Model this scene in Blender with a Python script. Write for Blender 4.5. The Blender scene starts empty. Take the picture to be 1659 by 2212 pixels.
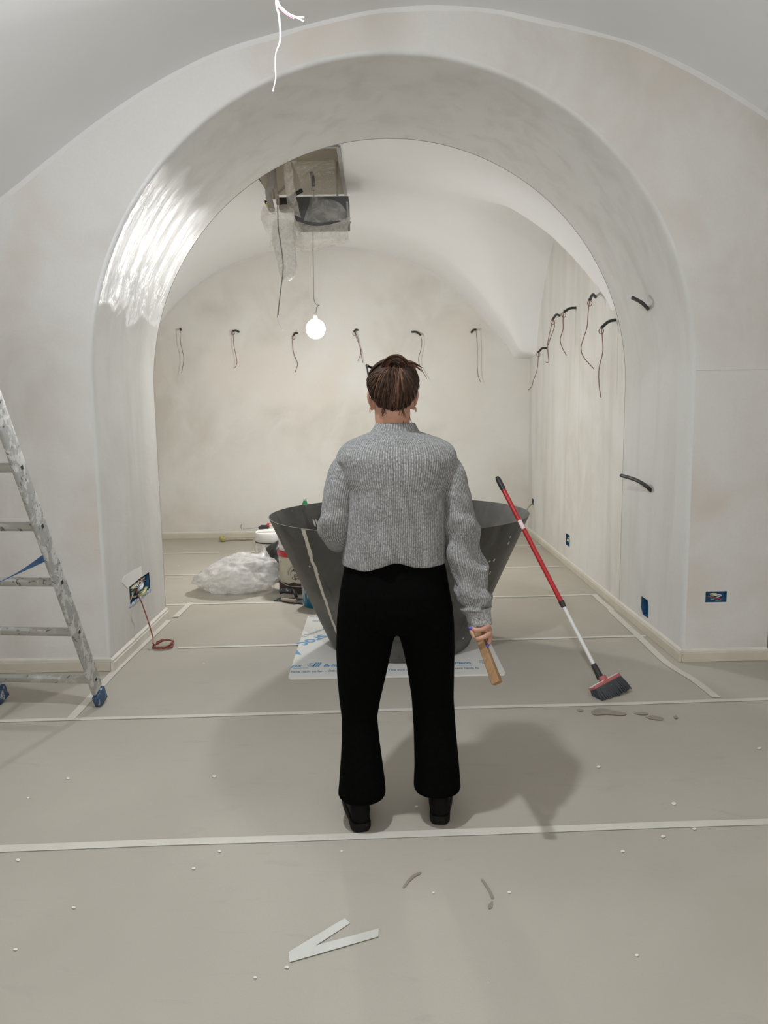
import bpy, bmesh, math, random
from math import sin, cos, pi, radians, sqrt, atan2, exp
from mathutils import Vector, Matrix, noise

random.seed(7)
SC = bpy.context.scene
COL = SC.collection

# ------------------------------------------------------------------ camera, world, light, exposure
W, H, FPX = 1659, 2212, 1661.0
PITCH, ROLL, YAW, EYE = radians(7.75), radians(0.85), radians(0.29), 1.52
fwd = Vector((sin(YAW)*cos(PITCH), cos(YAW)*cos(PITCH), -sin(PITCH)))
rgt = fwd.cross(Vector((0, 0, 1))).normalized()
upv = rgt.cross(fwd)
rgt, upv = (cos(ROLL)*rgt - sin(ROLL)*upv, sin(ROLL)*rgt + cos(ROLL)*upv)
CAMP = Vector((0, 0, EYE))
cd = bpy.data.cameras.new('camera')
cd.sensor_fit = 'VERTICAL'
cd.sensor_height = 32.0
cd.lens = FPX/H*32.0
cd.clip_start = 0.05
cam = bpy.data.objects.new('camera', cd)
cam.matrix_world = Matrix(((rgt.x, upv.x, -fwd.x, CAMP.x), (rgt.y, upv.y, -fwd.y, CAMP.y), (rgt.z, upv.z, -fwd.z, CAMP.z), (0, 0, 0, 1)))
COL.objects.link(cam)
SC.camera = cam

world = bpy.data.worlds.new('world')
SC.world = world
world.use_nodes = True
world.node_tree.nodes['Background'].inputs[0].default_value = (0.9, 0.93, 1, 1)
world.node_tree.nodes['Background'].inputs[1].default_value = 0.02

SC.view_settings.view_transform = 'Standard'
SC.view_settings.look = 'None'
SC.view_settings.gamma = 1
SC.view_settings.use_curve_mapping = False
SC.view_settings.exposure = -0.56
SC.cycles.use_denoising = True
SC.cycles.max_bounces = 10
SC.cycles.diffuse_bounces = 6
SC.cycles.sample_clamp_indirect = 6.0

REAR_BULB = Vector((-0.54, 6.9, 2.21))
NEAR_BULB = Vector((-0.50, 2.06, 3.20))
REAR_POWER, NEAR_POWER = 860.0, 2500.0   # strengths of the two bulbs
al = bpy.data.lights.new('fill_light', 'AREA'); al.shape = 'RECTANGLE'; al.size = 3.2; al.size_y = 2.2   # added soft fill behind the camera; the wall there has no opening
al.energy = 130; al.color = (1.0, 0.975, 0.94)
fill_obj = bpy.data.objects.new('fill_light', al); fill_obj.location = (0.2, -2.9, 1.35); fill_obj.rotation_euler = (radians(90), 0, 0); COL.objects.link(fill_obj)
fill_obj.rotation_euler = (radians(-90), 0, pi)

# ------------------------------------------------------------------ rays
def ray(px, py):
    return (px-W/2)/FPX*rgt - (py-H/2)/FPX*upv + fwd
def P(px, py, Y):
    d = ray(px, py); return CAMP + d*(Y/d.y)
def G(px, py, z=0.0):
    d = ray(px, py); return CAMP + d*((z-EYE)/d.z)
def PX(px, py, X):
    d = ray(px, py); return CAMP + d*(X/d.x)

# ------------------------------------------------------------------ helpers
def tag(o, label=None, cat=None, group=None, kind=None):
    if label: o['label'] = label
    if cat: o['category'] = cat
    if group: o['group'] = group
    if kind: o['kind'] = kind
    return o

def empty(name, loc, label=None, cat=None, group=None):
    o = bpy.data.objects.new(name, None)
    o.empty_display_size = 0.05
    o.location = loc
    COL.objects.link(o)
    return tag(o, label, cat, group)

def link_mesh(name, me, mat, parent=None):
    o = bpy.data.objects.new(name, me)
    COL.objects.link(o)
    for m in (mat if isinstance(mat, (list, tuple)) else [mat]):
        if m: me.materials.append(m)
    if parent:
        o.parent = parent
        if parent.type == 'EMPTY': o.matrix_parent_inverse = Matrix.Translation(-parent.location)
    return o

def fin(me, smooth=True, ang=40):
    if smooth:
        me.shade_smooth()
        me.set_sharp_from_angle(angle=radians(ang))
    return me

class MB:
    """collects shapes (world coordinates), links them as ONE mesh object"""
    def __init__(s): s.v = []; s.f = []; s.uv = []; s.mi = []
    def add(s, vs, fs, uvs=None, mi=0):
        b = len(s.v)
        s.v += [tuple(v) for v in vs]
        for k, f in enumerate(fs):
            s.f.append([b+i for i in f])
            s.uv.append([uvs[i] for i in f] if uvs else None)
            s.mi.append(mi)
        return s
    def box(s, c, size, rot=None, mi=0):
        c = Vector(c); hx, hy, hz = [q/2 for q in size]
        vs = [Vector((x, y, z)) for x in (-hx, hx) for y in (-hy, hy) for z in (-hz, hz)]
        if rot: vs = [rot @ v for v in vs]
        return s.add([c+v for v in vs], [(0,1,3,2),(4,6,7,5),(0,4,5,1),(2,3,7,6),(0,2,6,4),(1,5,7,3)], None, mi)
    def bar(s, a, b, w, h, up=(0,0,1), mi=0):
        a, b = Vector(a), Vector(b); d = (b-a); L = d.length; d.normalize()
        x = d.cross(Vector(up)).normalized(); z = x.cross(d)
        R = Matrix((x, d, z)).transposed()
        return s.box((a+b)/2, (w, L, h), R, mi)
    def loft(s, rings, caps=True, closed=True, uvs=None, mi=0):
        n = len(rings[0]); vs = [v for r in rings for v in r]; fs = []
        m = n if closed else n-1
        for i in range(len(rings)-1):
            for j in range(m):
                k = (j+1) % n
                fs.append((i*n+j, i*n+k, (i+1)*n+k, (i+1)*n+j))
        if caps and closed:
            fs.append(tuple(range(n-1, -1, -1)))
            fs.append(tuple(range((len(rings)-1)*n, len(rings)*n)))
        return s.add(vs, fs, uvs, mi)
    def tube(s, pts, r, seg=8, caps=True, flat=1.0, mi=0):
        pts = [Vector(p) for p in pts]; n = len(pts)
        rr = r if isinstance(r, (list, tuple)) else [r]*n
        up = None; rings = []
        for i in range(n):
            t = (pts[min(i+1, n-1)]-pts[max(i-1, 0)])
            if t.length < 1e-9: t = Vector((0, 0, 1))
            t.normalize()
            if up is None:
                up = t.orthogonal().normalized()
            up = (up - t*up.dot(t))
            if up.length < 1e-6: up = t.orthogonal()
            up.normalize(); bi = t.cross(up)
            rings.append([pts[i]+up*(cos(2*pi*k/seg)*rr[i])+bi*(sin(2*pi*k/seg)*rr[i]*flat) for k in range(seg)])
        return s.loft(rings, caps, mi=mi)
    def lathe(s, prof, c, seg=32, axis=None, caps=False, mi=0):
        c = Vector(c); R = axis or Matrix.Identity(3)
        rings = [[c + R @ Vector((r*cos(2*pi*k/seg), r*sin(2*pi*k/seg), z)) for k in range(seg)] for r, z in prof]
        return s.loft(rings, caps, mi=mi)
    def ball(s, c, r, seg=12, rings=8, mi=0):
        rx, ry, rz = r if isinstance(r, (list, tuple)) else (r, r, r)
        c = Vector(c); R = []
        for i in range(rings+1):
            a = -pi/2 + pi*i/rings; q = max(cos(a), 0.02)
            R.append([c+Vector((rx*q*cos(2*pi*k/seg), ry*q*sin(2*pi*k/seg), rz*sin(a))) for k in range(seg)])
        return s.loft(R, True, mi=mi)
    def build(s, name, mat, parent=None, smooth=True, ang=40, bevel=0):
        me = bpy.data.meshes.new(name)
        me.from_pydata(s.v, [], s.f)
        if any(u for u in s.uv):
            L = me.uv_layers.new(name='UVMap'); i = 0
            for u in s.uv:
                pass
            for poly, u in zip(me.polygons, s.uv):
                for k, li in enumerate(poly.loop_indices):
                    if u: L.data[li].uv = u[k]
        if any(s.mi):
            for poly, m in zip(me.polygons, s.mi): poly.material_index = m
        bm = bmesh.new(); bm.from_mesh(me)
        bmesh.ops.recalc_face_normals(bm, faces=bm.faces)
        if bevel:
            bmesh.ops.bevel(bm, geom=[e for e in bm.edges if len(e.link_faces) == 2 and e.calc_face_angle(0) > 0.6], offset=bevel, segments=2, affect='EDGES', profile=0.5)
        bm.to_mesh(me); bm.free()
        fin(me, smooth, ang)
        return link_mesh(name, me, mat, parent)

def catmull(pts, n=6):
    pts = [Vector(p) for p in pts]
    if len(pts) < 3: return pts
    q = [pts[0]*2-pts[1]] + pts + [pts[-1]*2-pts[-2]]
    out = []
    for i in range(1, len(q)-2):
        a, b, c, d = q[i-1:i+3]
        for k in range(n):
            t = k/n
            out.append(0.5*((2*b)+(c-a)*t+(2*a-5*b+4*c-d)*t*t+(3*b-a-3*c+d)*t**3))
    out.append(pts[-1])
    return out

def table(tab, d):
    d = abs(d)
    if d <= tab[0][0]: return tab[0][1]
    for (a, za), (b, zb) in zip(tab, tab[1:]):
        if d <= b:
            t = (d-a)/(b-a); return za+(zb-za)*t
    return tab[-1][1]

def smooth_table(tab):
    """densify a profile with a Catmull-Rom curve"""
    pts = catmull([Vector((a, b, 0)) for a, b in tab], 8)
    return [(p.x, p.y) for p in pts]

def bake(o, name, mat, parent=None, smooth=True, ang=180):
    dg = bpy.context.evaluated_depsgraph_get()
    me = bpy.data.meshes.new_from_object(o.evaluated_get(dg))
    me.materials.clear()
    old = o.data
    bpy.data.objects.remove(o)
    bpy.data.meshes.remove(old)
    me.name = name
    if smooth: me.shade_smooth()
    return link_mesh(name, me, mat, parent)

def remeshed(mb, name, mat, parent, voxel, smooth_it=4):
    o = mb.build('raw', None)
    m = o.modifiers.new('r', 'REMESH'); m.mode = 'VOXEL'; m.voxel_size = voxel
    s = o.modifiers.new('s', 'SMOOTH'); s.iterations = smooth_it; s.factor = 0.5
    bpy.context.view_layer.update()
    return bake(o, name, mat, parent)

def text(name, body, size, M, mat, parent, bold=0.0, shear=0.0, sx=1.0, extrude=0.0003):
    c = bpy.data.curves.new('t', 'FONT'); c.body = body; c.size = size; c.offset = bold; c.shear = shear; c.extrude = extrude
    c.resolution_u = 3
    o = bpy.data.objects.new('t', c); COL.objects.link(o)
    bpy.context.view_layer.update()
    dg = bpy.context.evaluated_depsgraph_get()
    me = bpy.data.meshes.new_from_object(o.evaluated_get(dg))
    me.materials.clear()
    bpy.data.objects.remove(o); bpy.data.curves.remove(c)
    me.transform(M @ Matrix.Diagonal((sx, 1, 1, 1)))
    me.name = name
    return tag(link_mesh(name, me, mat, parent), kind='stuff')

# ------------------------------------------------------------------ materials
class NT:
    def __init__(s, name):
        s.m = bpy.data.materials.new(name); s.m.use_nodes = True
        s.t = s.m.node_tree; s.b = s.t.nodes['Principled BSDF']
    def n(s, typ, **k):
        o = s.t.nodes.new(typ)
        for a, v in k.items():
            if a.startswith('i_'):
                key = a[2:].replace('_', ' ')
                o.inputs[int(key) if key.isdigit() else key].default_value = v
            else: setattr(o, a, v)
        return o
    def l(s, a, b): s.t.links.new(a, b)
    def set(s, **k):
        for a, v in k.items():
            s.b.inputs[a.replace('_', ' ')].default_value = v
        return s
    def pos(s, scale=(1, 1, 1)):
        g = s.n('ShaderNodeNewGeometry'); mp = s.n('ShaderNodeMapping'); mp.inputs['Scale'].default_value = scale
        s.l(g.outputs['Position'], mp.inputs['Vector']); return mp.outputs['Vector']
    def noise(s, vec, scale, detail=4, rough=0.55, dist=0.0):
        o = s.n('ShaderNodeTexNoise'); o.inputs['Scale'].default_value = scale; o.inputs['Detail'].default_value = detail
        o.inputs['Roughness'].default_value = rough; o.inputs['Distortion'].default_value = dist
        s.l(vec, o.inputs['Vector']); return o.outputs['Fac']
    def ramp(s, fac, stops):
        r = s.n('ShaderNodeValToRGB'); e = r.color_ramp.elements
        while len(e) < len(stops): e.new(0.5)
        for q, (p, c) in zip(e, stops):
            q.position = p; q.color = c if len(c) == 4 else (*c, 1)
        s.l(fac, r.inputs['Fac']); return r.outputs['Color']
    def mix(s, fac, a, b, mode='MIX'):
        m = s.n('ShaderNodeMix'); m.data_type = 'RGBA'; m.blend_type = mode
        for sock, v in ((m.inputs[0], fac), (m.inputs[6], a), (m.inputs[7], b)):
            if hasattr(v, 'is_output'): s.l(v, sock)
            else: sock.default_value = v if isinstance(v, (int, float)) else (*v, 1) if len(v) == 3 else v
        return m.outputs[2]
    def math(s, op, a, b=0.0, c=None, clamp=False):
        m = s.n('ShaderNodeMath'); m.operation = op; m.use_clamp = clamp
        for i, v in enumerate((a, b, c)):
            if v is None: continue
            if hasattr(v, 'is_output'): s.l(v, m.inputs[i])
            else: m.inputs[i].default_value = v
        return m.outputs[0]
    def xyz(s, vec):
        o = s.n('ShaderNodeSeparateXYZ'); s.l(vec, o.inputs[0]); return o.outputs
    def bump(s, h, strength, dist):
        b = s.n('ShaderNodeBump'); b.inputs['Strength'].default_value = strength; b.inputs['Distance'].default_value = dist
        s.l(h, b.inputs['Height']); s.l(b.outputs['Normal'], s.b.inputs['Normal'])
        return b
    def col(s, c): s.l(c, s.b.inputs['Base Color']); return s
    def rough(s, c): s.l(c, s.b.inputs['Roughness']); return s

def plain(name, c, rough=0.6, metal=0.0, var=0.12, scale=25.0, **k):
    """base colour with a little grain"""
    t = NT(name); v = t.pos(); f = t.noise(v, scale, 3)
    lo = tuple(q*(1-var) for q in c); hi = tuple(min(1, q*(1+var)) for q in c)
    t.col(t.ramp(f, [(0.3, lo), (0.7, hi)])); t.set(Roughness=rough, Metallic=metal, **k)
    return t.m

def plaster(name, base, dark, pale, streak=0.0, rough=0.85, warm=None, gloss_patch=False):
    t = NT(name); v = t.pos()
    f1 = t.noise(v, 0.8, 4, 0.5, 0.6)
    c = t.ramp(f1, [(0.34, dark), (0.48, base), (0.62, pale)])
    f2 = t.noise(t.pos((1, 1, 0.7)), 2.3, 4, 0.6, 1.0)
    c = t.mix(t.ramp(f2, [(0.42, (0, 0, 0)), (0.66, (0.6, 0.6, 0.6))]), c, pale)
    if warm:
        f4 = t.noise(v, 1.3, 3, 0.5, 0.3)
        c = t.mix(t.ramp(f4, [(0.5, (0, 0, 0)), (0.66, (0.75, 0.75, 0.75))]), c, warm)
    if streak:
        f3 = t.noise(t.pos((6, 6, 0.6)), 1.0, 3, 0.5, 0.5)
        c = t.mix(t.ramp(f3, [(0.48, (0, 0, 0)), (0.74, (streak,)*3)]), c, tuple(q*0.72 for q in base))
    f5 = t.noise(v, 60, 3, 0.6)
    c = t.mix(t.ramp(f5, [(0.3, (0.12,)*3), (0.7, (0, 0, 0))]), c, tuple(q*0.8 for q in base))
    t.col(c)
    t.set(Roughness=rough)
    t.b.inputs['Specular IOR Level'].default_value = 0.3
    hn = t.noise(t.pos((1, 1, 1.6)), 3.0, 5, 0.55, 0.5)
    t.bump(hn, 0.25, 0.02)
    if gloss_patch:
        # freshly skimmed, still wet band on the left haunch of the arch: its edge is ragged
        p = t.xyz(t.pos()); n1 = t.noise(t.pos(), 3.5, 5, 0.6, 0.5)
        zz = t.math('ADD', p[2], t.math('MULTIPLY', n1, 0.5))
        low = t.math('MULTIPLY', t.math('SUBTRACT', zz, 2.33), 14.0, clamp=True)
        lef = t.math('MULTIPLY', t.math('SUBTRACT', -0.93, t.math('ADD', p[0], t.math('MULTIPLY', n1, 0.3))), 6.0, clamp=True)
        wet = t.math('MULTIPLY', low, lef, clamp=True)
        c2 = t.mix(wet, c, (0.72, 0.725, 0.73))
        t.col(c2)
        r = t.n('ShaderNodeMapRange'); t.l(wet, r.inputs[0]); r.inputs[3].default_value = 0.75; r.inputs[4].default_value = 0.29
        t.rough(r.outputs[0])
        sp = t.n('ShaderNodeMapRange'); t.l(wet, sp.inputs[0]); sp.inputs[3].default_value = 0.3; sp.inputs[4].default_value = 0.17
        t.l(sp.outputs[0], t.b.inputs['Specular IOR Level'])
        # trowel ridges run round the arch: thin across the depth of the wall, long along the curve
        ang = t.math('ARCTAN2', t.math('SUBTRACT', p[2], 1.7), t.math('SUBTRACT', 0.08, p[0]))
        cmb = t.n('ShaderNodeCombineXYZ'); t.l(t.math('MULTIPLY', ang, 4.5), cmb.inputs[0]); t.l(t.math('MULTIPLY', p[1], 11.0), cmb.inputs[1])
        tn = t.noise(cmb.outputs[0], 1.0, 5, 0.62, 1.0)
        chip = t.n('ShaderNodeTexVoronoi'); chip.inputs['Scale'].default_value = 24.0; t.l(t.pos((1, 1, 0.6)), chip.inputs['Vector'])
        tn = t.math('ADD', t.math('MULTIPLY', tn, 0.8), t.math('MULTIPLY', t.xyz(chip.outputs['Color'])[0], 0.34))
        b2 = t.n('ShaderNodeBump'); b2.inputs['Distance'].default_value = 0.022
        t.l(t.math('MULTIPLY', wet, 1.0), b2.inputs['Strength']); t.l(tn, b2.inputs['Height'])
        old = [l for l in t.t.links if l.to_socket == t.b.inputs['Normal']][0].from_socket
        t.l(old, b2.inputs['Normal']); t.l(b2.outputs['Normal'], t.b.inputs['Normal'])
    return t.m

M = {}
M['plaster_front'] = plaster('plaster_front', (0.585, 0.56, 0.525), (0.50, 0.475, 0.435), (0.65, 0.64, 0.62), warm=(0.585, 0.52, 0.465))
M['plaster_reveal'] = plaster('plaster_reveal', (0.60, 0.595, 0.57), (0.545, 0.535, 0.505), (0.65, 0.645, 0.63), streak=0.34, rough=0.75, gloss_patch=True)
M['plaster_rear'] = plaster('plaster_rear', (0.66, 0.64, 0.60), (0.575, 0.55, 0.50), (0.70, 0.69, 0.66), warm=(0.68, 0.635, 0.58))
M['plaster_right'] = plaster('plaster_right', (0.66, 0.645, 0.61), (0.60, 0.58, 0.54), (0.70, 0.69, 0.665), streak=0.45)
M['ceiling_white'] = plain('ceiling_white', (0.82, 0.825, 0.83), 0.9, var=0.012, scale=3)
M['skirting'] = plain('skirting', (0.55, 0.505, 0.42), 0.7, var=0.06, scale=6)
M['skirting_pale'] = plain('skirting_pale', (0.62, 0.59, 0.53), 0.7, var=0.06, scale=6)

def paper_mat():
    t = NT('floor_paper'); v = t.pos()
    a = t.noise(v, 0.8, 4, 0.5, 0.4)
    c = t.ramp(a, [(0.35, (0.40, 0.37, 0.315)), (0.65, (0.46, 0.43, 0.37))])
    g = t.noise(v, 170, 2, 0.6)
    c = t.mix(t.ramp(g, [(0.35, (0.2,)*3), (0.65, (0, 0, 0))]), c, (0.38, 0.35, 0.31))
    sc = t.noise(t.pos((1, 3, 1)), 3.0, 5, 0.6, 1.2)
    c = t.mix(t.ramp(sc, [(0.60, (0, 0, 0)), (0.75, (0.5,)*3)]), c, (0.36, 0.33, 0.29))
    # dried specks of white paint and dark grit
    vo = t.n('ShaderNodeTexVoronoi'); vo.inputs['Scale'].default_value = 5.0; t.l(t.pos(), vo.inputs['Vector'])
    sz = t.noise(v, 1.7, 3, 0.7)
    lim = t.math('MULTIPLY', t.math('SUBTRACT', sz, 0.46, clamp=True), 0.22)
    c = t.mix(t.math('LESS_THAN', vo.outputs['Distance'], lim), c, (0.80, 0.79, 0.75))
    v2 = t.n('ShaderNodeTexVoronoi'); v2.inputs['Scale'].default_value = 3.1; t.l(t.pos(), v2.inputs['Vector'])
    lim2 = t.math('MULTIPLY', t.math('SUBTRACT', t.noise(t.pos((1.3, 1.1, 1)), 2.3, 3, 0.7), 0.5, clamp=True), 0.10)
    c = t.mix(t.math('LESS_THAN', v2.outputs['Distance'], lim2), c, (0.12, 0.11, 0.10))
    t.col(c); t.set(Roughness=0.72); t.b.inputs['Specular IOR Level'].default_value = 0.25
    t.bump(t.noise(v, 9, 4, 0.6), 0.10, 0.01)
    return t.m
M['paper'] = paper_mat()
M['tape'] = plain('tape', (0.61, 0.585, 0.525), 0.55, var=0.05, scale=9)
M['tape_white'] = plain('tape_white', (0.58, 0.585, 0.545), 0.5, var=0.03, scale=9)
M['damp'] = plain('damp', (0.27, 0.235, 0.19), 0.5, var=0.08, scale=20)

def steel_mat():
    t = NT('mill_steel'); v = t.pos()
    a = t.noise(v, 2.2, 5, 0.55, 0.8); b = t.noise(t.pos((1, 1, 0.4)), 6.0, 4, 0.6, 1.5)
    c = t.ramp(a, [(0.32, (0.05, 0.048, 0.044)), (0.5, (0.082, 0.08, 0.074)), (0.68, (0.14, 0.137, 0.126))])
    c = t.mix(t.ramp(b, [(0.58, (0, 0, 0)), (0.7, (0.6,)*3)]), c, (0.036, 0.035, 0.032))
    t.col(c); t.set(Metallic=0.35)
    r = t.n('ShaderNodeMapRange'); t.l(b, r.inputs[0]); r.inputs[3].default_value = 0.40; r.inputs[4].default_value = 0.62
    t.rough(r.outputs[0]); t.bump(b, 0.05, 0.01)
    return t.m
M['steel'] = steel_mat()
M['putty'] = plain('putty', (0.60, 0.56, 0.48), 0.8, var=0.08, scale=30)
M['board'] = plain('board', (0.68, 0.67, 0.64), 0.7, var=0.03, scale=5)
M['board_core'] = plain('board_core', (0.60, 0.56, 0.50), 0.9)
M['print_blue'] = plain('print_blue', (0.075, 0.28, 0.50), 0.6, var=0.08)
M['print_grey'] = plain('print_grey', (0.17, 0.27, 0.34), 0.6, var=0.08)
M['print_black'] = plain('print_black', (0.03, 0.028, 0.025), 0.5)
M['black_plastic'] = plain('black_plastic', (0.022, 0.023, 0.025), 0.45)
M['conduit'] = plain('conduit', (0.022, 0.024, 0.023), 0.5)
M['wire_brown'] = plain('wire_brown', (0.16, 0.062, 0.042), 0.5)
M['wire_grey'] = plain('wire_grey', (0.20, 0.19, 0.18), 0.5)
M['wire_white'] = plain('wire_white', (0.82, 0.82, 0.82), 0.4, var=0.02)
M['wire_pink'] = plain('wire_pink', (0.62, 0.22, 0.35), 0.4)
M['wire_yellow'] = plain('wire_yellow', (0.55, 0.55, 0.24), 0.45)
M['wire_blue'] = plain('wire_blue', (0.15, 0.28, 0.42), 0.45)
M['box_blue'] = plain('box_blue', (0.02, 0.10, 0.22), 0.45, var=0.3, scale=40)
M['cable_red'] = plain('cable_red', (0.23, 0.055, 0.035), 0.4)
M['filler'] = plain('filler', (0.74, 0.735, 0.72), 0.85, var=0.03, scale=12)
M['red'] = plain('red', (0.46, 0.022, 0.026), 0.32, var=0.08)
M['red_dull'] = plain('red_dull', (0.42, 0.12, 0.12), 0.5)
M['white_paint'] = plain('white_paint', (0.76, 0.76, 0.75), 0.35, var=0.03)
M['pink_label'] = plain('pink_label', (0.78, 0.70, 0.70), 0.5, var=0.03)
M['bristle'] = plain('bristle', (0.028, 0.034, 0.038), 0.6, var=0.4, scale=120)
M['white_plastic'] = plain('white_plastic', (0.72, 0.71, 0.68), 0.4, var=0.03)
M['cream_tin'] = plain('cream_tin', (0.50, 0.47, 0.36), 0.45, var=0.05)
M['tin_emboss'] = plain('tin_emboss', (0.36, 0.34, 0.26), 0.45)
M['brown_paint'] = plain('brown_paint', (0.055, 0.026, 0.02), 0.5, var=0.5, scale=18)
M['blue_bucket'] = plain('blue_bucket', (0.012, 0.16, 0.27), 0.4, var=0.1)
M['wood_old'] = plain('wood_old', (0.38, 0.32, 0.25), 0.75, var=0.15)
M['brush_hair'] = plain('brush_hair', (0.36, 0.32, 0.13), 0.8, var=0.2, scale=90)
M['chrome'] = plain('chrome', (0.6, 0.6, 0.6), 0.2, 1.0)
M['pvc_grey'] = plain('pvc_grey', (0.36, 0.35, 0.33), 0.6)
M['pvc_beige'] = plain('pvc_beige', (0.43, 0.38, 0.32), 0.6)
M['unit_grey'] = plain('unit_grey', (0.09, 0.09, 0.095), 0.55)
M['galv'] = plain('galv', (0.36, 0.36, 0.35), 0.5, 0.4)
M['shoe'] = plain('shoe', (0.0035, 0.0035, 0.0035), 0.7, Specular_IOR_Level=0.10)
M['shoe_sole'] = plain('shoe_sole', (0.007, 0.007, 0.007), 0.7, var=0.5, scale=60, Specular_IOR_Level=0.15)
M['glasses'] = plain('glasses', (0.012, 0.012, 0.013), 0.2)
M['gold'] = plain('gold', (0.75, 0.55, 0.42), 0.2, 1.0)
M['nail'] = plain('nail', (0.10, 0.075, 0.42), 0.25)
M['eye_white'] = plain('eye_white', (0.75, 0.73, 0.70), 0.2)

def speckle_mat(name, c, paint, amount, rough=0.45, metal=0.0, scale=22):
    t = NT(name)
    co = t.n('ShaderNodeTexCoord'); 
    f = t.noise(t.pos((1, 1, 0.6)), scale, 4, 0.65, 0.6)
    cc = t.mix(t.ramp(f, [(amount, (0, 0, 0)), (amount+0.06, (1, 1, 1))]), c, paint)
    f2 = t.noise(t.pos(), scale*2.7, 3, 0.6, 0.5)
    cc = t.mix(t.ramp(f2, [(0.62, (0, 0, 0)), (0.66, (1, 1, 1))]), cc, tuple(q*0.35 for q in c))
    t.col(cc); t.set(Roughness=rough, Metallic=metal)
    t.bump(f, 0.2, 0.003)
    return t.m
M['ladder_alu'] = speckle_mat('ladder_alu', (0.40, 0.40, 0.39), (0.62, 0.62, 0.60), 0.49, 0.5, 0.25)
M['ladder_rung'] = speckle_mat('ladder_rung', (0.42, 0.415, 0.39), (0.55, 0.54, 0.51), 0.56, 0.5, 0.3, 9)
M['ladder_foot'] = speckle_mat('ladder_foot', (0.03, 0.075, 0.16), (0.50, 0.52, 0.54), 0.55, 0.55, 0, 40)
M['strap'] = plain('strap', (0.03, 0.085, 0.19), 0.7)
M['trowel_black'] = speckle_mat('trowel_black', (0.025, 0.03, 0.035), (0.42, 0.43, 0.43), 0.58, 0.5, 0, 45)
M['black_bag'] = speckle_mat('black_bag', (0.012, 0.012, 0.013), (0.15, 0.15, 0.15), 0.66, 0.35, 0, 25)
M['bucket_drip'] = plain('bucket_drip', (0.55, 0.60, 0.62), 0.5)

def film_mat(name, c, alpha, rough=0.18, scale=14):
    t = NT(name); v = t.pos()
    f = t.noise(v, scale, 4, 0.6, 1.2)
    t.set(Base_Color=(*c, 1), Roughness=rough)
    a = t.n('ShaderNodeMapRange'); t.l(f, a.inputs[0]); a.inputs[1].default_value = 0.3; a.inputs[2].default_value = 0.7
    a.inputs[3].default_value = max(0, alpha-0.22); a.inputs[4].default_value = min(1, alpha+0.22)
    t.l(a.outputs[0], t.b.inputs['Alpha'])
    t.bump(f, 0.5, 0.02)
    return t.m
M['film'] = film_mat('film', (0.66, 0.63, 0.58), 0.50, 0.3)
M['film_bag'] = film_mat('film_bag', (0.76, 0.76, 0.76), 0.50, 0.07, 9)

def knit_mat(name, ribs=True, dark=1.0):
    t = NT(name)
    uv = t.n('ShaderNodeUVMap'); uv.uv_map = 'UVMap'
    s = t.xyz(uv.outputs[0])
    ph = t.math('MULTIPLY', s[0], 2*pi/0.0086)
    rib = t.math('MULTIPLY_ADD', t.math('SINE', ph), 0.5, 0.5)
    pos = t.pos()
    mel = t.noise(t.pos((1, 1, 0.7)), 190, 3, 0.75, 0.2)
    mel2 = t.noise(pos, 14, 3, 0.6, 0.4)
    c = t.ramp(mel, [(0.33, (0.115, 0.113, 0.11)), (0.5, (0.27, 0.27, 0.27)), (0.66, (0.47, 0.475, 0.48))])
    c = t.mix(t.ramp(mel2, [(0.4, (0, 0, 0)), (0.7, (0.22,)*3)]), c, (0.40, 0.40, 0.405))
    if ribs:
        c = t.mix(t.math('MULTIPLY', t.math('SUBTRACT', 1.0, rib), 0.62), c, (0.085, 0.083, 0.08))
    t.col(c); t.set(Roughness=0.95); t.b.inputs['Specular IOR Level'].default_value = 0.1
    t.b.inputs['Sheen Weight'].default_value = 0.15
    hgt = t.math('ADD', t.math('MULTIPLY', rib, 1.0 if ribs else 0.15), t.math('MULTIPLY', mel, 0.8))
    t.bump(hgt, 0.55, 0.003)
    return t.m
M['knit'] = knit_mat('knit'); M['knit_cuff'] = knit_mat('knit_cuff', False)
def trouser_mat():
    t = NT('black_cloth'); f = t.noise(t.pos(), 90, 3, 0.6)
    t.col(t.ramp(f, [(0.3, (0.0015, 0.0015, 0.0015)), (0.7, (0.0028, 0.0028, 0.0028))])); t.set(Roughness=0.9)
    t.b.inputs['Specular IOR Level'].default_value = 0.03
    return t.m
M['trousers'] = trouser_mat()
def skin_mat():
    t = NT('skin'); f = t.noise(t.pos(), 30, 4, 0.6)
    t.col(t.ramp(f, [(0.3, (0.40, 0.21, 0.142)), (0.7, (0.485, 0.268, 0.19))])); t.set(Roughness=0.5)
    t.b.inputs['Subsurface Weight'].default_value = 0.08
    t.b.inputs['Subsurface Radius'].default_value = (0.01, 0.004, 0.002)
    return t.m
M['skin'] = skin_mat()
def hair_mat(name, k):
    t = NT(name); f = t.noise(t.pos((1, 1, 0.25)), 160, 3, 0.6)
    lo, mi_, hi = (0.016, 0.008, 0.005), (0.036, 0.018, 0.011), (0.075, 0.04, 0.025)
    t.col(t.ramp(f, [(0.3, tuple(q*k for q in lo)), (0.55, tuple(q*k for q in mi_)), (0.75, tuple(q*k for q in hi))])); t.set(Roughness=0.48)
    t.b.inputs['Specular IOR Level'].default_value = 0.3
    t.bump(f, 0.3, 0.002)
    return t.m
M['hair'] = hair_mat('hair', 0.8); M['hair_mid'] = hair_mat('hair_mid', 1.7); M['hair_light'] = hair_mat('hair_light', 3.4)
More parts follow.
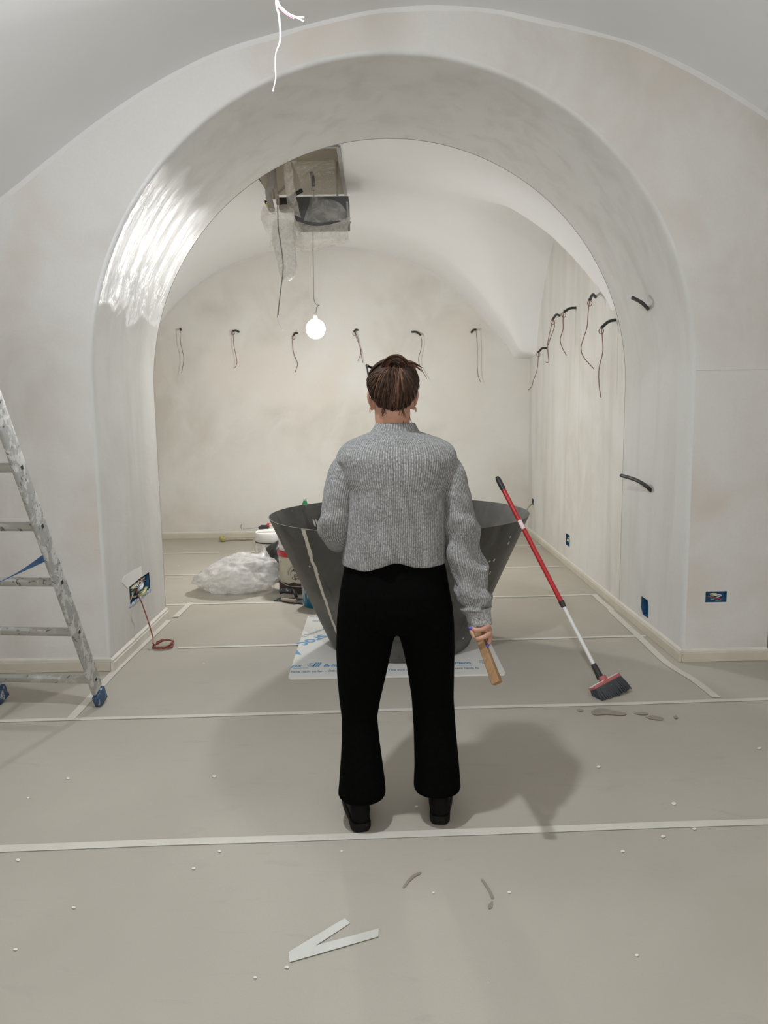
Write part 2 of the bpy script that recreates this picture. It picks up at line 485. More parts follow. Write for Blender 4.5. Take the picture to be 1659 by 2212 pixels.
def wood_mat():
    t = NT('wood'); 
    f = t.noise(t.pos((14, 14, 2.5)), 3.0, 4, 0.6, 1.5)
    t.col(t.ramp(f, [(0.3, (0.20, 0.112, 0.05)), (0.55, (0.29, 0.172, 0.08)), (0.75, (0.32, 0.165, 0.075))])); t.set(Roughness=0.6)
    return t.m
M['wood'] = wood_mat()
def glass_green():
    t = NT('green_bottle'); t.set(Base_Color=(0.03, 0.42, 0.16, 1), Roughness=0.08, IOR=1.4)
    t.b.inputs['Transmission Weight'].default_value = 0.75
    return t.m
M['green'] = glass_green()
def emit(name, c, s):
    m = bpy.data.materials.new(name); m.use_nodes = True; nt = m.node_tree
    nt.nodes.remove(nt.nodes['Principled BSDF'])
    e = nt.nodes.new('ShaderNodeEmission'); e.inputs[0].default_value = (*c, 1); e.inputs[1].default_value = s
    nt.links.new(e.outputs[0], nt.nodes['Material Output'].inputs[0]); return m
M['glow_rear'] = emit('glow_rear', (1.0, 0.985, 0.95), REAR_POWER)
M['glow_neck'] = emit('glow_neck', (1.0, 0.975, 0.93), 22.0)
M['glow_near'] = emit('glow_near', (0.90, 0.955, 1.0), NEAR_POWER)

# ------------------------------------------------------------------ the setting
YF, YR, YB = 4.40, 5.56, 9.10          # front and rear face of the arch wall, back wall
XL, XR = -3.03, 1.772                  # rear room
NX0, NX1, NY0 = -4.2, 3.8, -3.0        # near room
PIER_X = 2.285

BACKT = smooth_table([(0, 3.345), (0.3, 3.335), (0.6, 3.29), (1.03, 3.165), (1.38, 2.98), (1.7, 2.72), (1.91, 2.48), (2.13, 2.22), (2.25, 2.06), (2.6, 2.06)])
RIGHTT = smooth_table([(0, 3.31), (0.27, 3.27), (0.53, 3.17), (0.83, 2.98), (1.15, 2.63), (1.33, 2.31), (1.45, 2.06), (1.9, 2.06)])
NEART = smooth_table([(0, 3.63), (0.25, 3.615), (0.5, 3.575), (0.95, 3.47), (1.2, 3.39), (1.5, 3.25), (1.82, 3.06), (2.15, 2.83), (2.36, 2.68), (2.9, 2.32), (3.5, 2.08), (4.6, 2.0)])
def z_back(x): return max(2.06, table(BACKT, x+0.63))
def z_right(y): return max(2.06, table(RIGHTT, y-7.33))
def z_front(x):
    if x < 0.06:
        d = max(0.0, -1.35-x)
        return 3.48-1.42*min(1.0, d/1.65)**2
    d = abs(x-0.06)
    return max(2.06, 1.68+sqrt(max(0, 1.80**2-d*d)))
def z_vault(x, y):
    v = min(1, max(0, (y-YR)/(YB-YR)))
    a = z_front(x)*(1-v)+z_back(x)*v
    b = z_right(y); k = 0.05+0.35*min(1.0, min(abs(x-XL), abs(x-XR), abs(y-YB), abs(y-YR))/0.7)
    hh = max(0, min(1, 0.5+0.5*(a-b)/k))
    return b*(1-hh)+a*hh + k*hh*(1-hh)*min(1.0, 2.5*min(abs(x-XL), abs(x-XR), abs(y-YB)))
def z_near(x): return table(NEART, x-0.31)

def steps(a, b, n, extra=()):
    return sorted(set([round(a+(b-a)*i/n, 5) for i in range(n+1)] + [round(e, 5) for e in extra if a <= e <= b]))
def sheet(mb, us, vs, fn, holes=(), mi=0):
    n = len(vs); V = [fn(u, v) for u in us for v in vs]; F = []
    for i in range(len(us)-1):
        for j in range(n-1):
            uc, vc = (us[i]+us[i+1])/2, (vs[j]+vs[j+1])/2
            if any(h[0] < uc < h[1] and h[2] < vc < h[3] for h in holes): continue
            F.append((i*n+j, (i+1)*n+j, (i+1)*n+j+1, i*n+j+1))
    mb.add(V, F, None, mi)
def sheet_obj(name, mat, us, vs, fn, holes=(), ang=40):
    mb = MB(); sheet(mb, us, vs, fn, holes)
    o = mb.build(name, mat, None, True, ang)
    return tag(o, kind='structure')

# floor: slab, then paper runs (parts) laid across it
floor = MB().box((-0.2, 3.25, -0.064), (8.4, 12.6, 0.12)).build('floor', M['paper'])
tag(floor, kind='structure')
SEAM = 0.031
seams = [-2.0, -0.85, 0.29, 1.43, 2.577, 3.724, 4.853, 5.985, 7.09, 8.19, 9.3]
def seam_y(k, x): return seams[k] + SEAM*x
for k in range(len(seams)-1):
    us = [(-4.2 + 8.0*i/56) for i in range(57)]; vs = [j/14 for j in range(15)]
    amp = 0.0018 if k < 6 else 0.0034
    def fn(u, v, k=k):
        y = seam_y(k, u)*(1-v)+seam_y(k+1, u)*v
        e = min(1, 6*v*(1-v))
        z = -0.0016 + e*amp*0.8*noise.noise(Vector((u*0.5+k*7, v*3.2+0.5*noise.noise(Vector((u*1.1, v, k))), k*3.1)))
        return Vector((u, y, z))
    mb = MB(); sheet(mb, us, vs, fn)
    mb.build('paper_sheet', M['paper'], floor, True, 180)

def strip(pts, w, mat, parent, name='tape_strip', z=0.0012, th=0.0006, wob=0.0):
    """flat adhesive strip with thickness along ground points"""
    pts = [Vector((p[0], p[1], 0)) for p in pts]; L = []; R = []
    for i, p in enumerate(pts):
        t = (pts[min(i+1, len(pts)-1)]-pts[max(i-1, 0)]).normalized(); nrm = Vector((-t.y, t.x, 0))
        ww = w/2*(1+wob*noise.noise(Vector((p.x*3, p.y*3, 1.7))))
        L.append(p+nrm*ww); R.append(p-nrm*ww)
    rings = [[Vector((l.x, l.y, z-th)), Vector((r.x, r.y, z-th)), Vector((r.x, r.y, z)), Vector((l.x, l.y, z))] for l, r in zip(L, R)]
    return MB().loft(rings).build(name, mat, parent, False)

for k, (x0, x1) in zip(range(3, 10), [(-4.1, 3.7), (-4.1, 3.7), (-4.1, 3.7), (-1.32, 1.74), (-2.95, 1.74), (-2.95, 1.74), (-2.95, 1.74)]):
    n = 26
    pts = []
    for i in range(n+1):
        x = x0+(x1-x0)*i/n
        pts.append((x, seam_y(k, x)+0.010*noise.noise(Vector((x*1.3, k*5.0, 0.3)))))
    strip(pts, 0.042 if k == 4 else 0.034, M['tape'], floor, wob=0.12)
# strips along the edges of the walls, and the lapped corners on the right
for pxs in ([(150, 1556), (205, 1497), (255, 1443), (308, 1393), (364, 1340)],
            [(1548, 1507), (1497, 1468), (1441, 1433), (1385, 1380), (1318, 1318)],
            [(1322, 1318), (1300, 1300), (1283, 1284)],
            [(379, 1333), (396, 1317), (412, 1302)]):
    pts = [G(*p) for p in pxs]
    strip(catmull(pts, 4), 0.045, M['tape'], floor, z=0.0020)

def blob(pxs, name, mat, parent, z=0.0022):
    pts = [G(*p, z) for p in pxs]
    loop = catmull(pts+[pts[0]], 3)[:-1]
    n = len(loop)
    vs = [Vector((p.x, p.y, z)) for p in loop]+[Vector((p.x, p.y, z-0.0008)) for p in loop]
    fs = [tuple(range(n)), tuple(range(2*n-1, n-1, -1))]+[(i, (i+1) % n, n+(i+1) % n, n+i) for i in range(n)]
    return MB().add(vs, fs).build(name, mat, parent, False)
for b in ([(869, 1917), (878, 1903), (893, 1889), (908, 1883), (909, 1887), (896, 1894), (882, 1907), (874, 1917)],
          [(1038, 1899), (1044, 1899), (1056, 1916), (1066, 1934), (1067, 1941), (1060, 1939), (1055, 1925)],
          [(1059, 1949), (1064, 1946), (1064, 1958), (1057, 1963), (1054, 1957)],
          [(1277, 1537), (1289, 1531), (1306, 1530), (1320, 1534), (1352, 1540), (1345, 1545), (1310, 1543), (1284, 1544)],
          [(1246, 1533), (1255, 1531), (1261, 1534), (1253, 1537)],
          [(1368, 1541), (1385, 1538), (1401, 1541), (1390, 1544)],
          [(1394, 1548), (1411, 1545), (1431, 1550), (1430, 1555), (1407, 1553)],
          [(1454, 1547), (1461, 1545), (1464, 1551), (1458, 1552)]):
    blob(b, 'damp_stain', M['damp'], floor)
for px, py, s in [(39, 1857, 6), (147, 1681, 5), (418, 1875, 5), (474, 1838, 5), (463, 1677, 5), (61, 1723, 4), (1432, 1806, 6), (1456, 1735, 6), (1640, 1616, 5), (1500, 1790, 5), (1345, 1838, 5), (1100, 1927, 5), (1376, 2063, 5), (936, 1928, 4), (620, 2089, 6), (551, 2111, 4), (160, 1960, 5), (1293, 1656, 5), (900, 1742, 4), (33, 2050, 5), (738, 1838, 4)]:
    a = random.random()*6; blob([(px+s*cos(a+q*1.257)*random.uniform(.6, 1.1), py+0.5*s*sin(a+q*1.257)) for q in range(5)], 'paint_fleck', M['filler'], floor)

# V-shaped mark of two pieces of white tape near the camera
vm = empty('tape_mark', G(640, 2066), 'white tape V mark stuck on the paper floor in the foreground', 'tape')
def quad_strip(pxs, z):
    c = [G(*p, z) for p in pxs]
    vs = c+[Vector((p.x, p.y, z-0.0006)) for p in c]
    return MB().add(vs, [(0, 1, 2, 3), (7, 6, 5, 4), (0, 4, 5, 1), (1, 5, 6, 2), (2, 6, 7, 3), (3, 7, 4, 0)])
quad_strip([(623, 2056), (745, 1983), (756, 1994), (626, 2079)], 0.0018).build('tape_piece', M['tape_white'], vm, False)
quad_strip([(623, 2058), (819, 2005), (817, 2023), (626, 2078)], 0.0026).build('tape_piece', M['tape_white'], vm, False)

# near vault
sheet_obj('ceiling', M['ceiling_white'], steps(NX0, NX1, 110), steps(NY0, YF+0.02, 24), lambda x, y: Vector((x, y, z_near(x))), (), 60)
sheet_obj('wall_left', M['plaster_front'], steps(NY0, YF, 10), steps(0, 2.1, 4), lambda y, z: Vector((NX0, y, z)))
sheet_obj('wall_near', M['plaster_front'], steps(NX0, NX1, 20), [0, 1.2, 2.4, 3.7], lambda x, z: Vector((x, NY0, z)))
# passage to the right of the pier
sheet_obj('wall_passage', M['plaster_front'], steps(NY0, 8.0, 12), [0, 1.2, 2.5, 3.7], lambda y, z: Vector((NX1, y, z)))
mb = MB(); sheet(mb, [PIER_X, 3.0, NX1], [0, 1.2, 2.5, 3.7], lambda x, z: Vector((x, 8.0, z)))
sheet(mb, [YF, 6.0, 8.0], [0, 1.2, 2.5, 3.7], lambda y, z: Vector((PIER_X, y, z)))
sheet(mb, [PIER_X, 3.0, NX1], [YF, 6.0, 8.0], lambda x, y: Vector((x, y, 3.4)))
tag(mb.build('wall_passage_end', M['plaster_front']), kind='structure')

# arch wall: profile with jambs, front face, rounded arris, reveal, rear face
def prof(front):
    cx, r, zs, xl, xr = (0.085, 1.69, 1.70, -1.605, 1.772) if front else (0.084, 1.681, 1.66, -1.597, 1.768)
    return cx, r, zs, xl, xr
BOX_L = (4.79, 5.21, 0.285, 0.425)      # electrical openings: y0,y1,z0,z1 on the left jamb
BOX_J = (4.955, 5.095, 0.105, 0.225)    # right jamb
ZJ = sorted(set([0, 0.07, 0.6, 0.9, 1.2, 1.5] + [BOX_L[2], BOX_L[3], BOX_J[2], BOX_J[3]]))
NA = 72
def profile_pts(y):
    """points of the opening's edge at depth y, left jamb bottom -> arch -> right jamb bottom"""
    t = (y-YF)/(YR-YF)
    a, b = prof(True), prof(False)
    cx, r, zs, xl, xr = [p*(1-t)+q*t for p, q in zip(a, b)]
    out = [(cx-r, z*zs/1.7) for z in ZJ]
    for i in range(NA+1):
        g = pi - pi*i/NA
        out.append((cx+r*cos(g), zs+r*sin(g)))
    out += [(cx+r, z*zs/1.7) for z in reversed(ZJ)]
    return out, cx, zs
def blend_pts(y, off):
    pts, cx, zs = profile_pts(y); res = []
    for x, z in pts:
        if z <= zs+1e-6: d = Vector((-1 if x < cx else 1, 0))
        else: d = Vector((x-cx, z-zs)).normalized()
        res.append((x+d.x*off, z+d.y*off))
    return res
rr = 0.022
rows = []
ys_rev = steps(YF+rr, YR-0.01, 8, (YF+rr+0.003, BOX_L[0], BOX_L[1], BOX_J[0], BOX_J[1]))
for k in range(4):                       # rounded front arris
    a = pi/2*k/4
    rows.append([Vector((x, YF+rr*(1-sin(a)) if False else YF+rr-rr*cos(a), z)) for x, z in blend_pts(YF+rr, rr*(1-sin(a)))])
for y in ys_rev:
    rows.append([Vector((x, y, z)) for x, z in blend_pts(y, 0)])
mb = MB()
n = len(rows[0])
NJ = len(ZJ)
for i in range(len(rows)-1):
    for j in range(n-1):
        c = (rows[i][j]+rows[i+1][j+1])/2
        hole = False
        for (y0, y1, z0, z1), side in ((BOX_L, -1), (BOX_J, 1)):
            sc_ = 1.0
            if y0 < c.y < y1 and z0*0.985 < c.z < z1*1.0 and c.x*side > 1.0: hole = True
        if hole: continue
        mb.add([rows[i][j], rows[i+1][j], rows[i+1][j+1], rows[i][j+1]], [(0, 1, 2, 3)], None, 1)
# front face: from the arris out to the wall's limits
def outer(x, z, cx, zs):
    lim_x0, lim_x1, top = NX0, PIER_X, 3.9
    if z <= zs+1e-6: return (lim_x0 if x < cx else lim_x1, z)
    d = Vector((x-cx, z-zs)).normalized(); ts = []
    if d.x < -1e-6: ts.append((lim_x0-cx)/d.x)
    if d.x > 1e-6: ts.append((lim_x1-cx)/d.x)
    if d.y > 1e-6: ts.append((top-zs)/d.y)
    t = min(ts); return (cx+d.x*t, zs+d.y*t)
pts, cx, zs = profile_pts(YF)
inner = blend_pts(YF+rr, rr)
PB = (1.905, 2.03, 0.355, 0.42)          # opening in the pier: x0,x1,z0,z1
pts_out = [outer(x, z, cx, zs) for x, z in inner]
for j in range(n-1):
    # the right jamb's part is laid as a grid with the socket opening left out
    if inner[j][0] > cx and inner[j][1] <= zs+1e-6 and inner[j+1][1] <= zs+1e-6: continue
    a, b, c, d = inner[j], inner[j+1], pts_out[j+1], pts_out[j]
    K = 4
    for k in range(K):
        f0, f1 = k/K, (k+1)/K
        q = [(a[0]+(d[0]-a[0])*f0, a[1]+(d[1]-a[1])*f0), (b[0]+(c[0]-b[0])*f0, b[1]+(c[1]-b[1])*f0), (b[0]+(c[0]-b[0])*f1, b[1]+(c[1]-b[1])*f1), (a[0]+(d[0]-a[0])*f1, a[1]+(d[1]-a[1])*f1)]
        mb.add([Vector((x, YF, z)) for x, z in q], [(0, 1, 2, 3)], None, 0)
xr_in = inner[-1][0]
xs = [xr_in, PB[0], PB[1], PIER_X]; zz = [0, PB[2], PB[3], 0.9, zs]
V = [Vector((x, YF, z)) for x in xs for z in zz]
sheet(mb, xs, zz, lambda x, z: Vector((x, YF, z)), [PB], 0)
# corner of the sheet where two outer limits meet
mb.add([Vector((PIER_X, YF, 3.9)), Vector((PIER_X, YF, 3.0)), Vector((1.5, YF, 3.9))], [(0, 1, 2)], None, 0)
mb.add([Vector((NX0, YF, 3.9)), Vector((NX0, YF, 2.4)), Vector((-2.6, YF, 3.9))], [(0, 1, 2)], None, 0)
# rear face up to the vault
last = rows[-1]
for j in range(n-1):
    a, b = last[j], last[j+1]
    def o2(p):
        if p.z <= 1.681: return Vector((XL if p.x < 0 else XR+0.02, YR, p.z))
        return Vector((XL if p.x < -1.2 else (XR+0.02 if p.x > 1.2 else p.x*1.15), YR, 3.6))
    mb.add([Vector((a.x, YR, a.z)), Vector((b.x, YR, b.z)), o2(b), o2(a)], [(0, 1, 2, 3)], None, 0)
me_o = mb
arch = mb.build('wall_arch', [M['plaster_front'], M['plaster_reveal']], None, True, 30)
bm = bmesh.new(); bm.from_mesh(arch.data); bmesh.ops.remove_doubles(bm, verts=bm.verts, dist=0.0004); bmesh.ops.recalc_face_normals(bm, faces=bm.faces); bm.to_mesh(arch.data); bm.free()
fin(arch.data, True, 50)
tag(arch, kind='structure')

# rear room
REC = (-0.98, -0.27, 6.05, 7.36)         # recess in the vault for the ducted unit
sheet_obj('ceiling', M['ceiling_white'], steps(XL, XR+0.01, 120, REC[:2]), steps(YR-0.02, YB+0.01, 100, REC[2:]), lambda x, y: Vector((x, y, z_vault(x, y))), [REC], 60)
mb = MB(); RT = 3.76
for (xa, ya, xb, yb) in ((REC[0], REC[2], REC[1], REC[2]), (REC[1], REC[2], REC[1], REC[3]), (REC[1], REC[3], REC[0], REC[3]), (REC[0], REC[3], REC[0], REC[2])):
    za, zb = z_vault(xa, ya)-0.004, z_vault(xb, yb)-0.004
    mb.add([Vector((xa, ya, za)), Vector((xb, yb, zb)), Vector((xb, yb, RT)), Vector((xa, ya, RT))], [(0, 1, 2, 3)])
mb.add([Vector((REC[0], REC[2], RT)), Vector((REC[1], REC[2], RT)), Vector((REC[1], REC[3], RT)), Vector((REC[0], REC[3], RT))], [(0, 1, 2, 3)])
rc = mb.build('ceiling_recess', plain('recess', (0.66, 0.62, 0.54), 0.9, var=0.03), bpy.data.objects['ceiling.001'], False)
frame_b = MB()
for (xa, ya, xb, yb) in ((REC[1], REC[2], REC[1], REC[3]), (REC[0], REC[2], REC[1], REC[2])):
    rings = []
    for q in range(13):
        x, y = xa+(xb-xa)*q/12, ya+(yb-ya)*q/12; z = z_vault(x, y)
        side = Vector((0.014, 0, 0)) if xa == xb else Vector((0, 0.014, 0))
        rings.append([Vector((x, y, z-0.016))-side, Vector((x, y, z-0.016))+side, Vector((x, y, z+0.006))+side, Vector((x, y, z+0.006))-side])
    frame_b.loft(rings)
frame_b.build('recess_frame', M['galv'], bpy.data.objects['ceiling.001'], False)
mb = MB(); xs = steps(XL, XR+0.01, 120)
sheet(mb, xs, [0, 0.25, 0.5, 0.75, 1.0], lambda x, t: Vector((x, YB, (z_back(x)+0.03)*t)))
tag(mb.build('wall_back', M['plaster_rear'], None, True, 40), kind='structure')
BOX_R = (7.09, 7.24, 0.195, 0.305); BOX_C = (8.79, 8.89, 0.375, 0.445)
ysr = steps(YR+0.06, YB, 60, BOX_R[:2]+BOX_C[:2])
zsr = [0, BOX_R[2], BOX_R[3], BOX_C[2], BOX_C[3], 1.2]
mb = MB(); sheet(mb, ysr, zsr, lambda y, z: Vector((XR, y, z)), [BOX_R, BOX_C])
sheet(mb, ysr, [0, 0.33, 0.66, 1], lambda y, t: Vector((XR, y, 1.2+(max(z_right(y), z_vault(XR, y))+0.03-1.2)*t)))
# plaster return that carries the jamb into the wall (kept 1 cm proud of it)
sheet(mb, [YR-0.02, YR+0.02, YR+0.06], [0, 1.0, 2.0, 2.9], lambda y, z: Vector((XR-0.004+(0.004 if y > YR+0.05 else 0), y, z)))
o = mb.build('wall_right', M['plaster_right'], None, True, 40); tag(o, kind='structure')
sheet_obj('wall_left', M['plaster_rear'], steps(YR, YB, 40), [0, 0.5, 1], lambda y, t: Vector((XL, y, (max(z_right(y), z_vault(XL, y))+0.03)*t)))

def paint_lap(par, mat, x0, x1, y, zf, w, sgn, name='paint_margin'):
    n_ = 90; rings = []
    for i in range(n_+1):
        x = x0+(x1-x0)*i/n_; ww = w*(1+0.5*noise.noise(Vector((x*2.3, y, 0)))+0.25*noise.noise(Vector((x*9, y, 3))))
        z = zf(x)
        rings.append([Vector((x, y, z+0.01)), Vector((x, y-0.0012, z+0.01)), Vector((x, y-0.0012, z-ww)), Vector((x, y, z-ww-0.003))])
    MB().loft(rings).build(name, mat, par, False)
M['lap'] = plain('lap', (0.655, 0.645, 0.63), 0.9, var=0.02, scale=4)
paint_lap(bpy.data.objects['ceiling'], M['lap'], -2.9, 2.29, YF, z_near, 0.024, 1)
paint_lap(bpy.data.objects['ceiling.001'], M['lap'], XL+0.2, XR-0.12, YB, z_back, 0.030, 1)

# skirting boards: lower face and a taped pale top
def skirting(name, a, b, nrm, h=0.062, th=0.018, mat='skirting'):
    a, b, nrm = Vector((*a, 0)), Vector((*b, 0)), Vector((*nrm, 0))
    rings = []
    for p in (a, b):
        rings.append([p+Vector((0, 0, 0)), p+nrm*th, p+nrm*th+Vector((0, 0, h-0.004)), p+nrm*(th-0.005)+Vector((0, 0, h)), p+Vector((0, 0, h))])
    o = MB().loft(rings).build(name, M[mat], None, False)
    tag(o, kind='structure')
    rings = [[p+nrm*th*q+Vector((0, 0, h+dz)) for q, dz in ((0, 0.001), (0.75, 0.001), (0.70, 0.012), (0, 0.022))] for p in (a, b)]
    MB().loft(rings).build('masking_paper', M['skirting_pale'] if mat == 'skirting' else M['tape'], o, False)
    return o
skirting('baseboard_front', (NX0, YF), (-1.605, YF), (0, -1))
skirting('baseboard_jamb_left', (-1.603, YF-0.018), (-1.597, YR), (1, 0), 0.055, 0.022, 'skirting_pale')
skirting('baseboard_jamb_right', (1.766, YR+0.05), (1.775, YF-0.018), (-1, 0), 0.055, 0.02)
skirting('baseboard_pier', (1.772, YF), (PIER_X, YF), (0, -1), 0.055)
skirting('baseboard_right', (XR, YB), (XR, YR+0.06), (-1, 0), 0.05, 0.014)
skirting('baseboard_back', (XL, YB), (XR, YB), (0, -1), 0.055)

# ------------------------------------------------------------------ lamps
def bulb(loc, mat, label, cable_pts, r=0.058):
    t = empty('pendant_bulb', loc+Vector((0, 0, 0.1)), label, 'light bulb')
    MB().lathe([(max(0.001, r*sin(pi*k/18)), -r*cos(pi*k/18)) for k in range(10)], loc, 28).build('bulb_dome', mat, t)      # the dome gives the light, the opal neck above it only glows
    MB().lathe([(r*sin(pi*k/18), -r*cos(pi*k/18)) for k in range(9, 17)]+[(0.016, r*1.04), (0.001, r*1.05)], loc, 28).build('bulb_neck', M['glow_neck'], t)
    MB().lathe([(0.0165, r*0.98), (0.018, r+0.01), (0.0165, r+0.045), (0.008, r+0.056), (0.001, r+0.057)], loc, 16).build('lamp_holder', M['white_plastic'], t)
    MB().tube(catmull(cable_pts, 5), 0.003, 6).build('cable', M['wire_grey'], t)
    return t
bulb(REAR_BULB, M['glow_rear'], 'bare glowing bulb hanging on two thin wires below the ceiling unit',
     [P(676, 402, 6.9), P(673, 411, 6.88), P(680, 411, 6.88), P(677, 420, 6.9), P(676, 500, 6.9), P(677, 600, 6.9), P(678, 645, 6.9), P(684, 658, 6.9), P(690, 659, 6.9), P(684, 664, 6.9), P(682.5, 676, 6.9)], 0.085)
nb = NEAR_BULB
bulb(nb, M['glow_near'], 'bare bulb hanging from the near vault above the person', [nb+Vector((0.0, 0, 0.36)), nb+Vector((0.005, 0, 0.25)), nb+Vector((0, 0, 0.14))], 0.05)
# white wires hanging in front of the arch
YW = 2.75
hw = empty('hanging_wires', P(596, 0, YW), 'white and pink wire ends dangling from the near vault at the top', 'wires')
MB().tube(catmull([(-0.36, YW, 3.56), P(593, -60, YW), P(597, 10, YW), P(602, 30, YW), P(606, 70, YW), P(605, 90, YW), P(600, 104, YW), P(595.5, 118, YW), P(594.5, 145, YW), P(596, 165, YW), P(593, 182, YW), P(589.5, 198, YW)], 5),
          [0.0035]*5*5+[0.0035-0.0016*min(1, i/8) for i in range(31)], 8).build('wire', M['wire_white'], hw)
MB().tube(catmull([(-0.345, YW, 3.56), P(590, -60, YW), P(600, 3, YW), P(612, 20, YW), P(622, 29, YW), P(636, 36, YW), P(646, 37.5, YW), P(657, 38, YW)], 5), 0.0034, 8).build('wire', M['wire_white'], hw)
MB().tube(catmull([P(636, 36.5, YW-.004), P(648, 42, YW-.004), P(657, 47, YW-.004)], 5), 0.003, 8).build('wire', M['wire_white'], hw)
MB().tube(catmull([(-0.35, YW, 3.56), P(588, -60, YW), P(596, 4, YW+.003), P(604, 17, YW+.003), P(617, 30, YW+.003), P(635, 41, YW+.003)], 5), 0.0022, 8).build('wire', M['wire_pink'], hw)

# ------------------------------------------------------------------ cables coming out of the walls
ORD = ['first', 'second', 'third', 'fourth', 'fifth', 'sixth']
def wall_cable(root, tip, wires, label, group, r=0.0105, loop=True, wmat='wire_brown'):
    t = empty('wall_cable', root, label, 'cable', group)
    root, tip = Vector(root), Vector(tip)
    mid = (root+tip)/2+Vector((0, 0, (tip-root).length*0.12))
    c = catmull([root, mid, tip], 5)
    MB().tube(c, r, 10).build('conduit', M['conduit'], t)
    for wi, w in enumerate(wires):
        pts = [tip]+[Vector(p) for p in w]
        MB().tube(catmull(pts, 5), 0.0033, 6).build('wire', M[wmat], t)
    if loop:
        q = tip+Vector((0, 0, -0.024)); MB().tube([q+Vector((0.018*cos(a*pi/6), 0, 0.022*sin(a*pi/6))) for a in range(13)], 0.003, 6, False).build('wire_loop', M['wire_brown'], t)
    return t
def up(p, dy): return Vector((p.x, p.y+dy, p.z))
bw = [((390, 712), (390, 713), [[(389, 722), (390, 740), (394, 758), (397, 774), (395, 790), (392, 806)]]),
      ((516, 717), (503, 715), [[(504, 725), (505, 745), (509, 765), (512, 782), (509, 792), (505, 795)]]),
      ((642, 719), (634, 724), [[(632, 735), (633, 755), (637, 770), (643, 785), (640, 797), (637, 805)]]),
      ((773, 713), (765, 716), [[(770, 730), (777, 748), (780, 765), (784, 784)], [(772, 728), (776, 745), (780, 760), (773, 780)]]),
      ((890, 717), (909, 724), [[(911, 740), (909, 756), (904, 775), (908, 792), (922, 818)]]),
      ((1018, 718), (1028, 712), [[(1030, 730), (1031, 755), (1031, 790), (1033, 812), (1038, 825)]])]
for i, (ro, ti, ws) in enumerate(bw):
    root = P(*ro, YB-0.002); tip = P(*ti, YB-0.085)
    wires = [[P(x, y, YB-0.075) for x, y in w] for w in ws]
    lab = f'{ORD[i]} from the left of the brown wires hanging from the back wall'
    wall_cable(root, tip, wires, lab, 'wires on the back wall', 0.012, loop=(i in (1, 2, 3)))
rw = [((1180, 752), (1163, 761), [[(1163, 770), (1160, 800), (1152, 822), (1149, 834), (1141, 843)]], 'black conduit with a hanging wire lowest and furthest on the right wall'),
      ((1209, 682), (1194, 690), [[(1192, 700), (1186, 725), (1183, 745), (1184, 765), (1185, 782), (1176, 782)], [(1198, 704), (1189, 730), (1184, 745)]], 'doubled black conduit with two crossing wires on the right wall'),
      ((1244, 665), (1218, 674), [[(1216, 690), (1216, 712), (1210, 733), (1215, 752), (1224, 768)]], 'black conduit with a short wavy wire, third nearest on the right wall'),
      ((1286, 642), (1274, 648), [[(1271, 670), (1268, 706), (1260, 732), (1255, 752), (1261, 772), (1283, 797)]], 'topmost black conduit with a long bowed wire on the right wall'),
      ((1329, 691), (1299, 708), [[(1301, 728), (1302, 760), (1294, 796), (1294, 830), (1298, 859)]], 'nearest black conduit with a long straight wire on the right wall')]
for ro, ti, ws, lab in rw:
    root = PX(*ro, XR-0.003); 
    tip = PX(*ti, XR-0.11)
    d = tip-root
    if d.length > 0.26: tip = root+d*(0.26/d.length)
    tip = root + (tip-root)
    wires = [[P(x, y, tip.y) for x, y in w] for w in ws]
    wall_cable(root, P(*ti, tip.y), wires, lab, 'wires on the right wall', 0.0115)
def stub(pxs, label, r, x0):
    n = len(pxs); pts = [PX(px, py, x0-0.11*(i/(n-1))) for i, (px, py) in enumerate(pxs)]
    o = MB().tube(catmull(pts, 4), r, 10).build('conduit_stub', M['conduit'])
    return tag(o, label, 'conduit', 'bare conduits on the right jamb')
stub([(1400, 668), (1396, 663), (1385, 653), (1366, 643)], 'bare black conduit stub high on the right side of the arch', 0.011, 1.722)
stub([(1406, 1060), (1396, 1050), (1374, 1037), (1342, 1027)], 'bare black conduit stub at waist height on the right side of the arch', 0.0125, 1.770)

# ------------------------------------------------------------------ electrical boxes
def tray(mb, o, u, v, w, depth, th=0.003):
    """open box: o corner, u,v edge vectors, w inward unit vector"""
    o, u, v, w = map(Vector, (o, u, v, w)); d = w*depth
    c = [o, o+u, o+u+v, o+v]; k = [p+d for p in c]
    vs = c+k
    mb.add(vs, [(4, 5, 6, 7), (0, 1, 5, 4), (1, 2, 6, 5), (2, 3, 7, 6), (3, 0, 4, 7)])
def elec_box(o, u, v, w, label, ragged=0.0, wires=0, seed=1):
    rnd = random.Random(seed)
    o, u, v, w = map(Vector, (o, u, v, w))
    c = o+u/2+v/2
    t = empty('electrical_box', c+w*0.002, label, 'electrical box', 'blue electrical boxes let into the walls')
    mb = MB(); tray(mb, o, u, v, w, 0.03); mb.build('box_shell', M['box_blue'], t, False)
    lip = MB(); lip.bar(o+w*0.01+u*0.5, o+v+w*0.01+u*0.5, 0.003, 0.004); lip.build('divider', M['box_blue'], t, False)
    for k in range(wires):
        a = o+u*rnd.uniform(.15, .85)+v*rnd.uniform(.15, .85)
        pts = [a+w*0.028]
        for q in range(4): pts.append(o+u*rnd.uniform(.12, .88)+v*rnd.uniform(.12, .85)+w*rnd.uniform(0.002, 0.024))
        MB().tube(catmull(pts, 5), 0.0032, 6).build('wire', M[['wire_yellow', 'wire_white', 'wire_blue', 'cable_red', 'wire_white', 'black_plastic'][k % 6]], t)
    return t
xl = -1.6035
bl = elec_box((xl-0.001, BOX_L[0], BOX_L[2]), (0, BOX_L[1]-BOX_L[0], 0), (0, 0, BOX_L[3]-BOX_L[2]), (-1, 0, 0), 'wide blue electrical box full of wires low on the left side of the arch', 0, 11, 3)
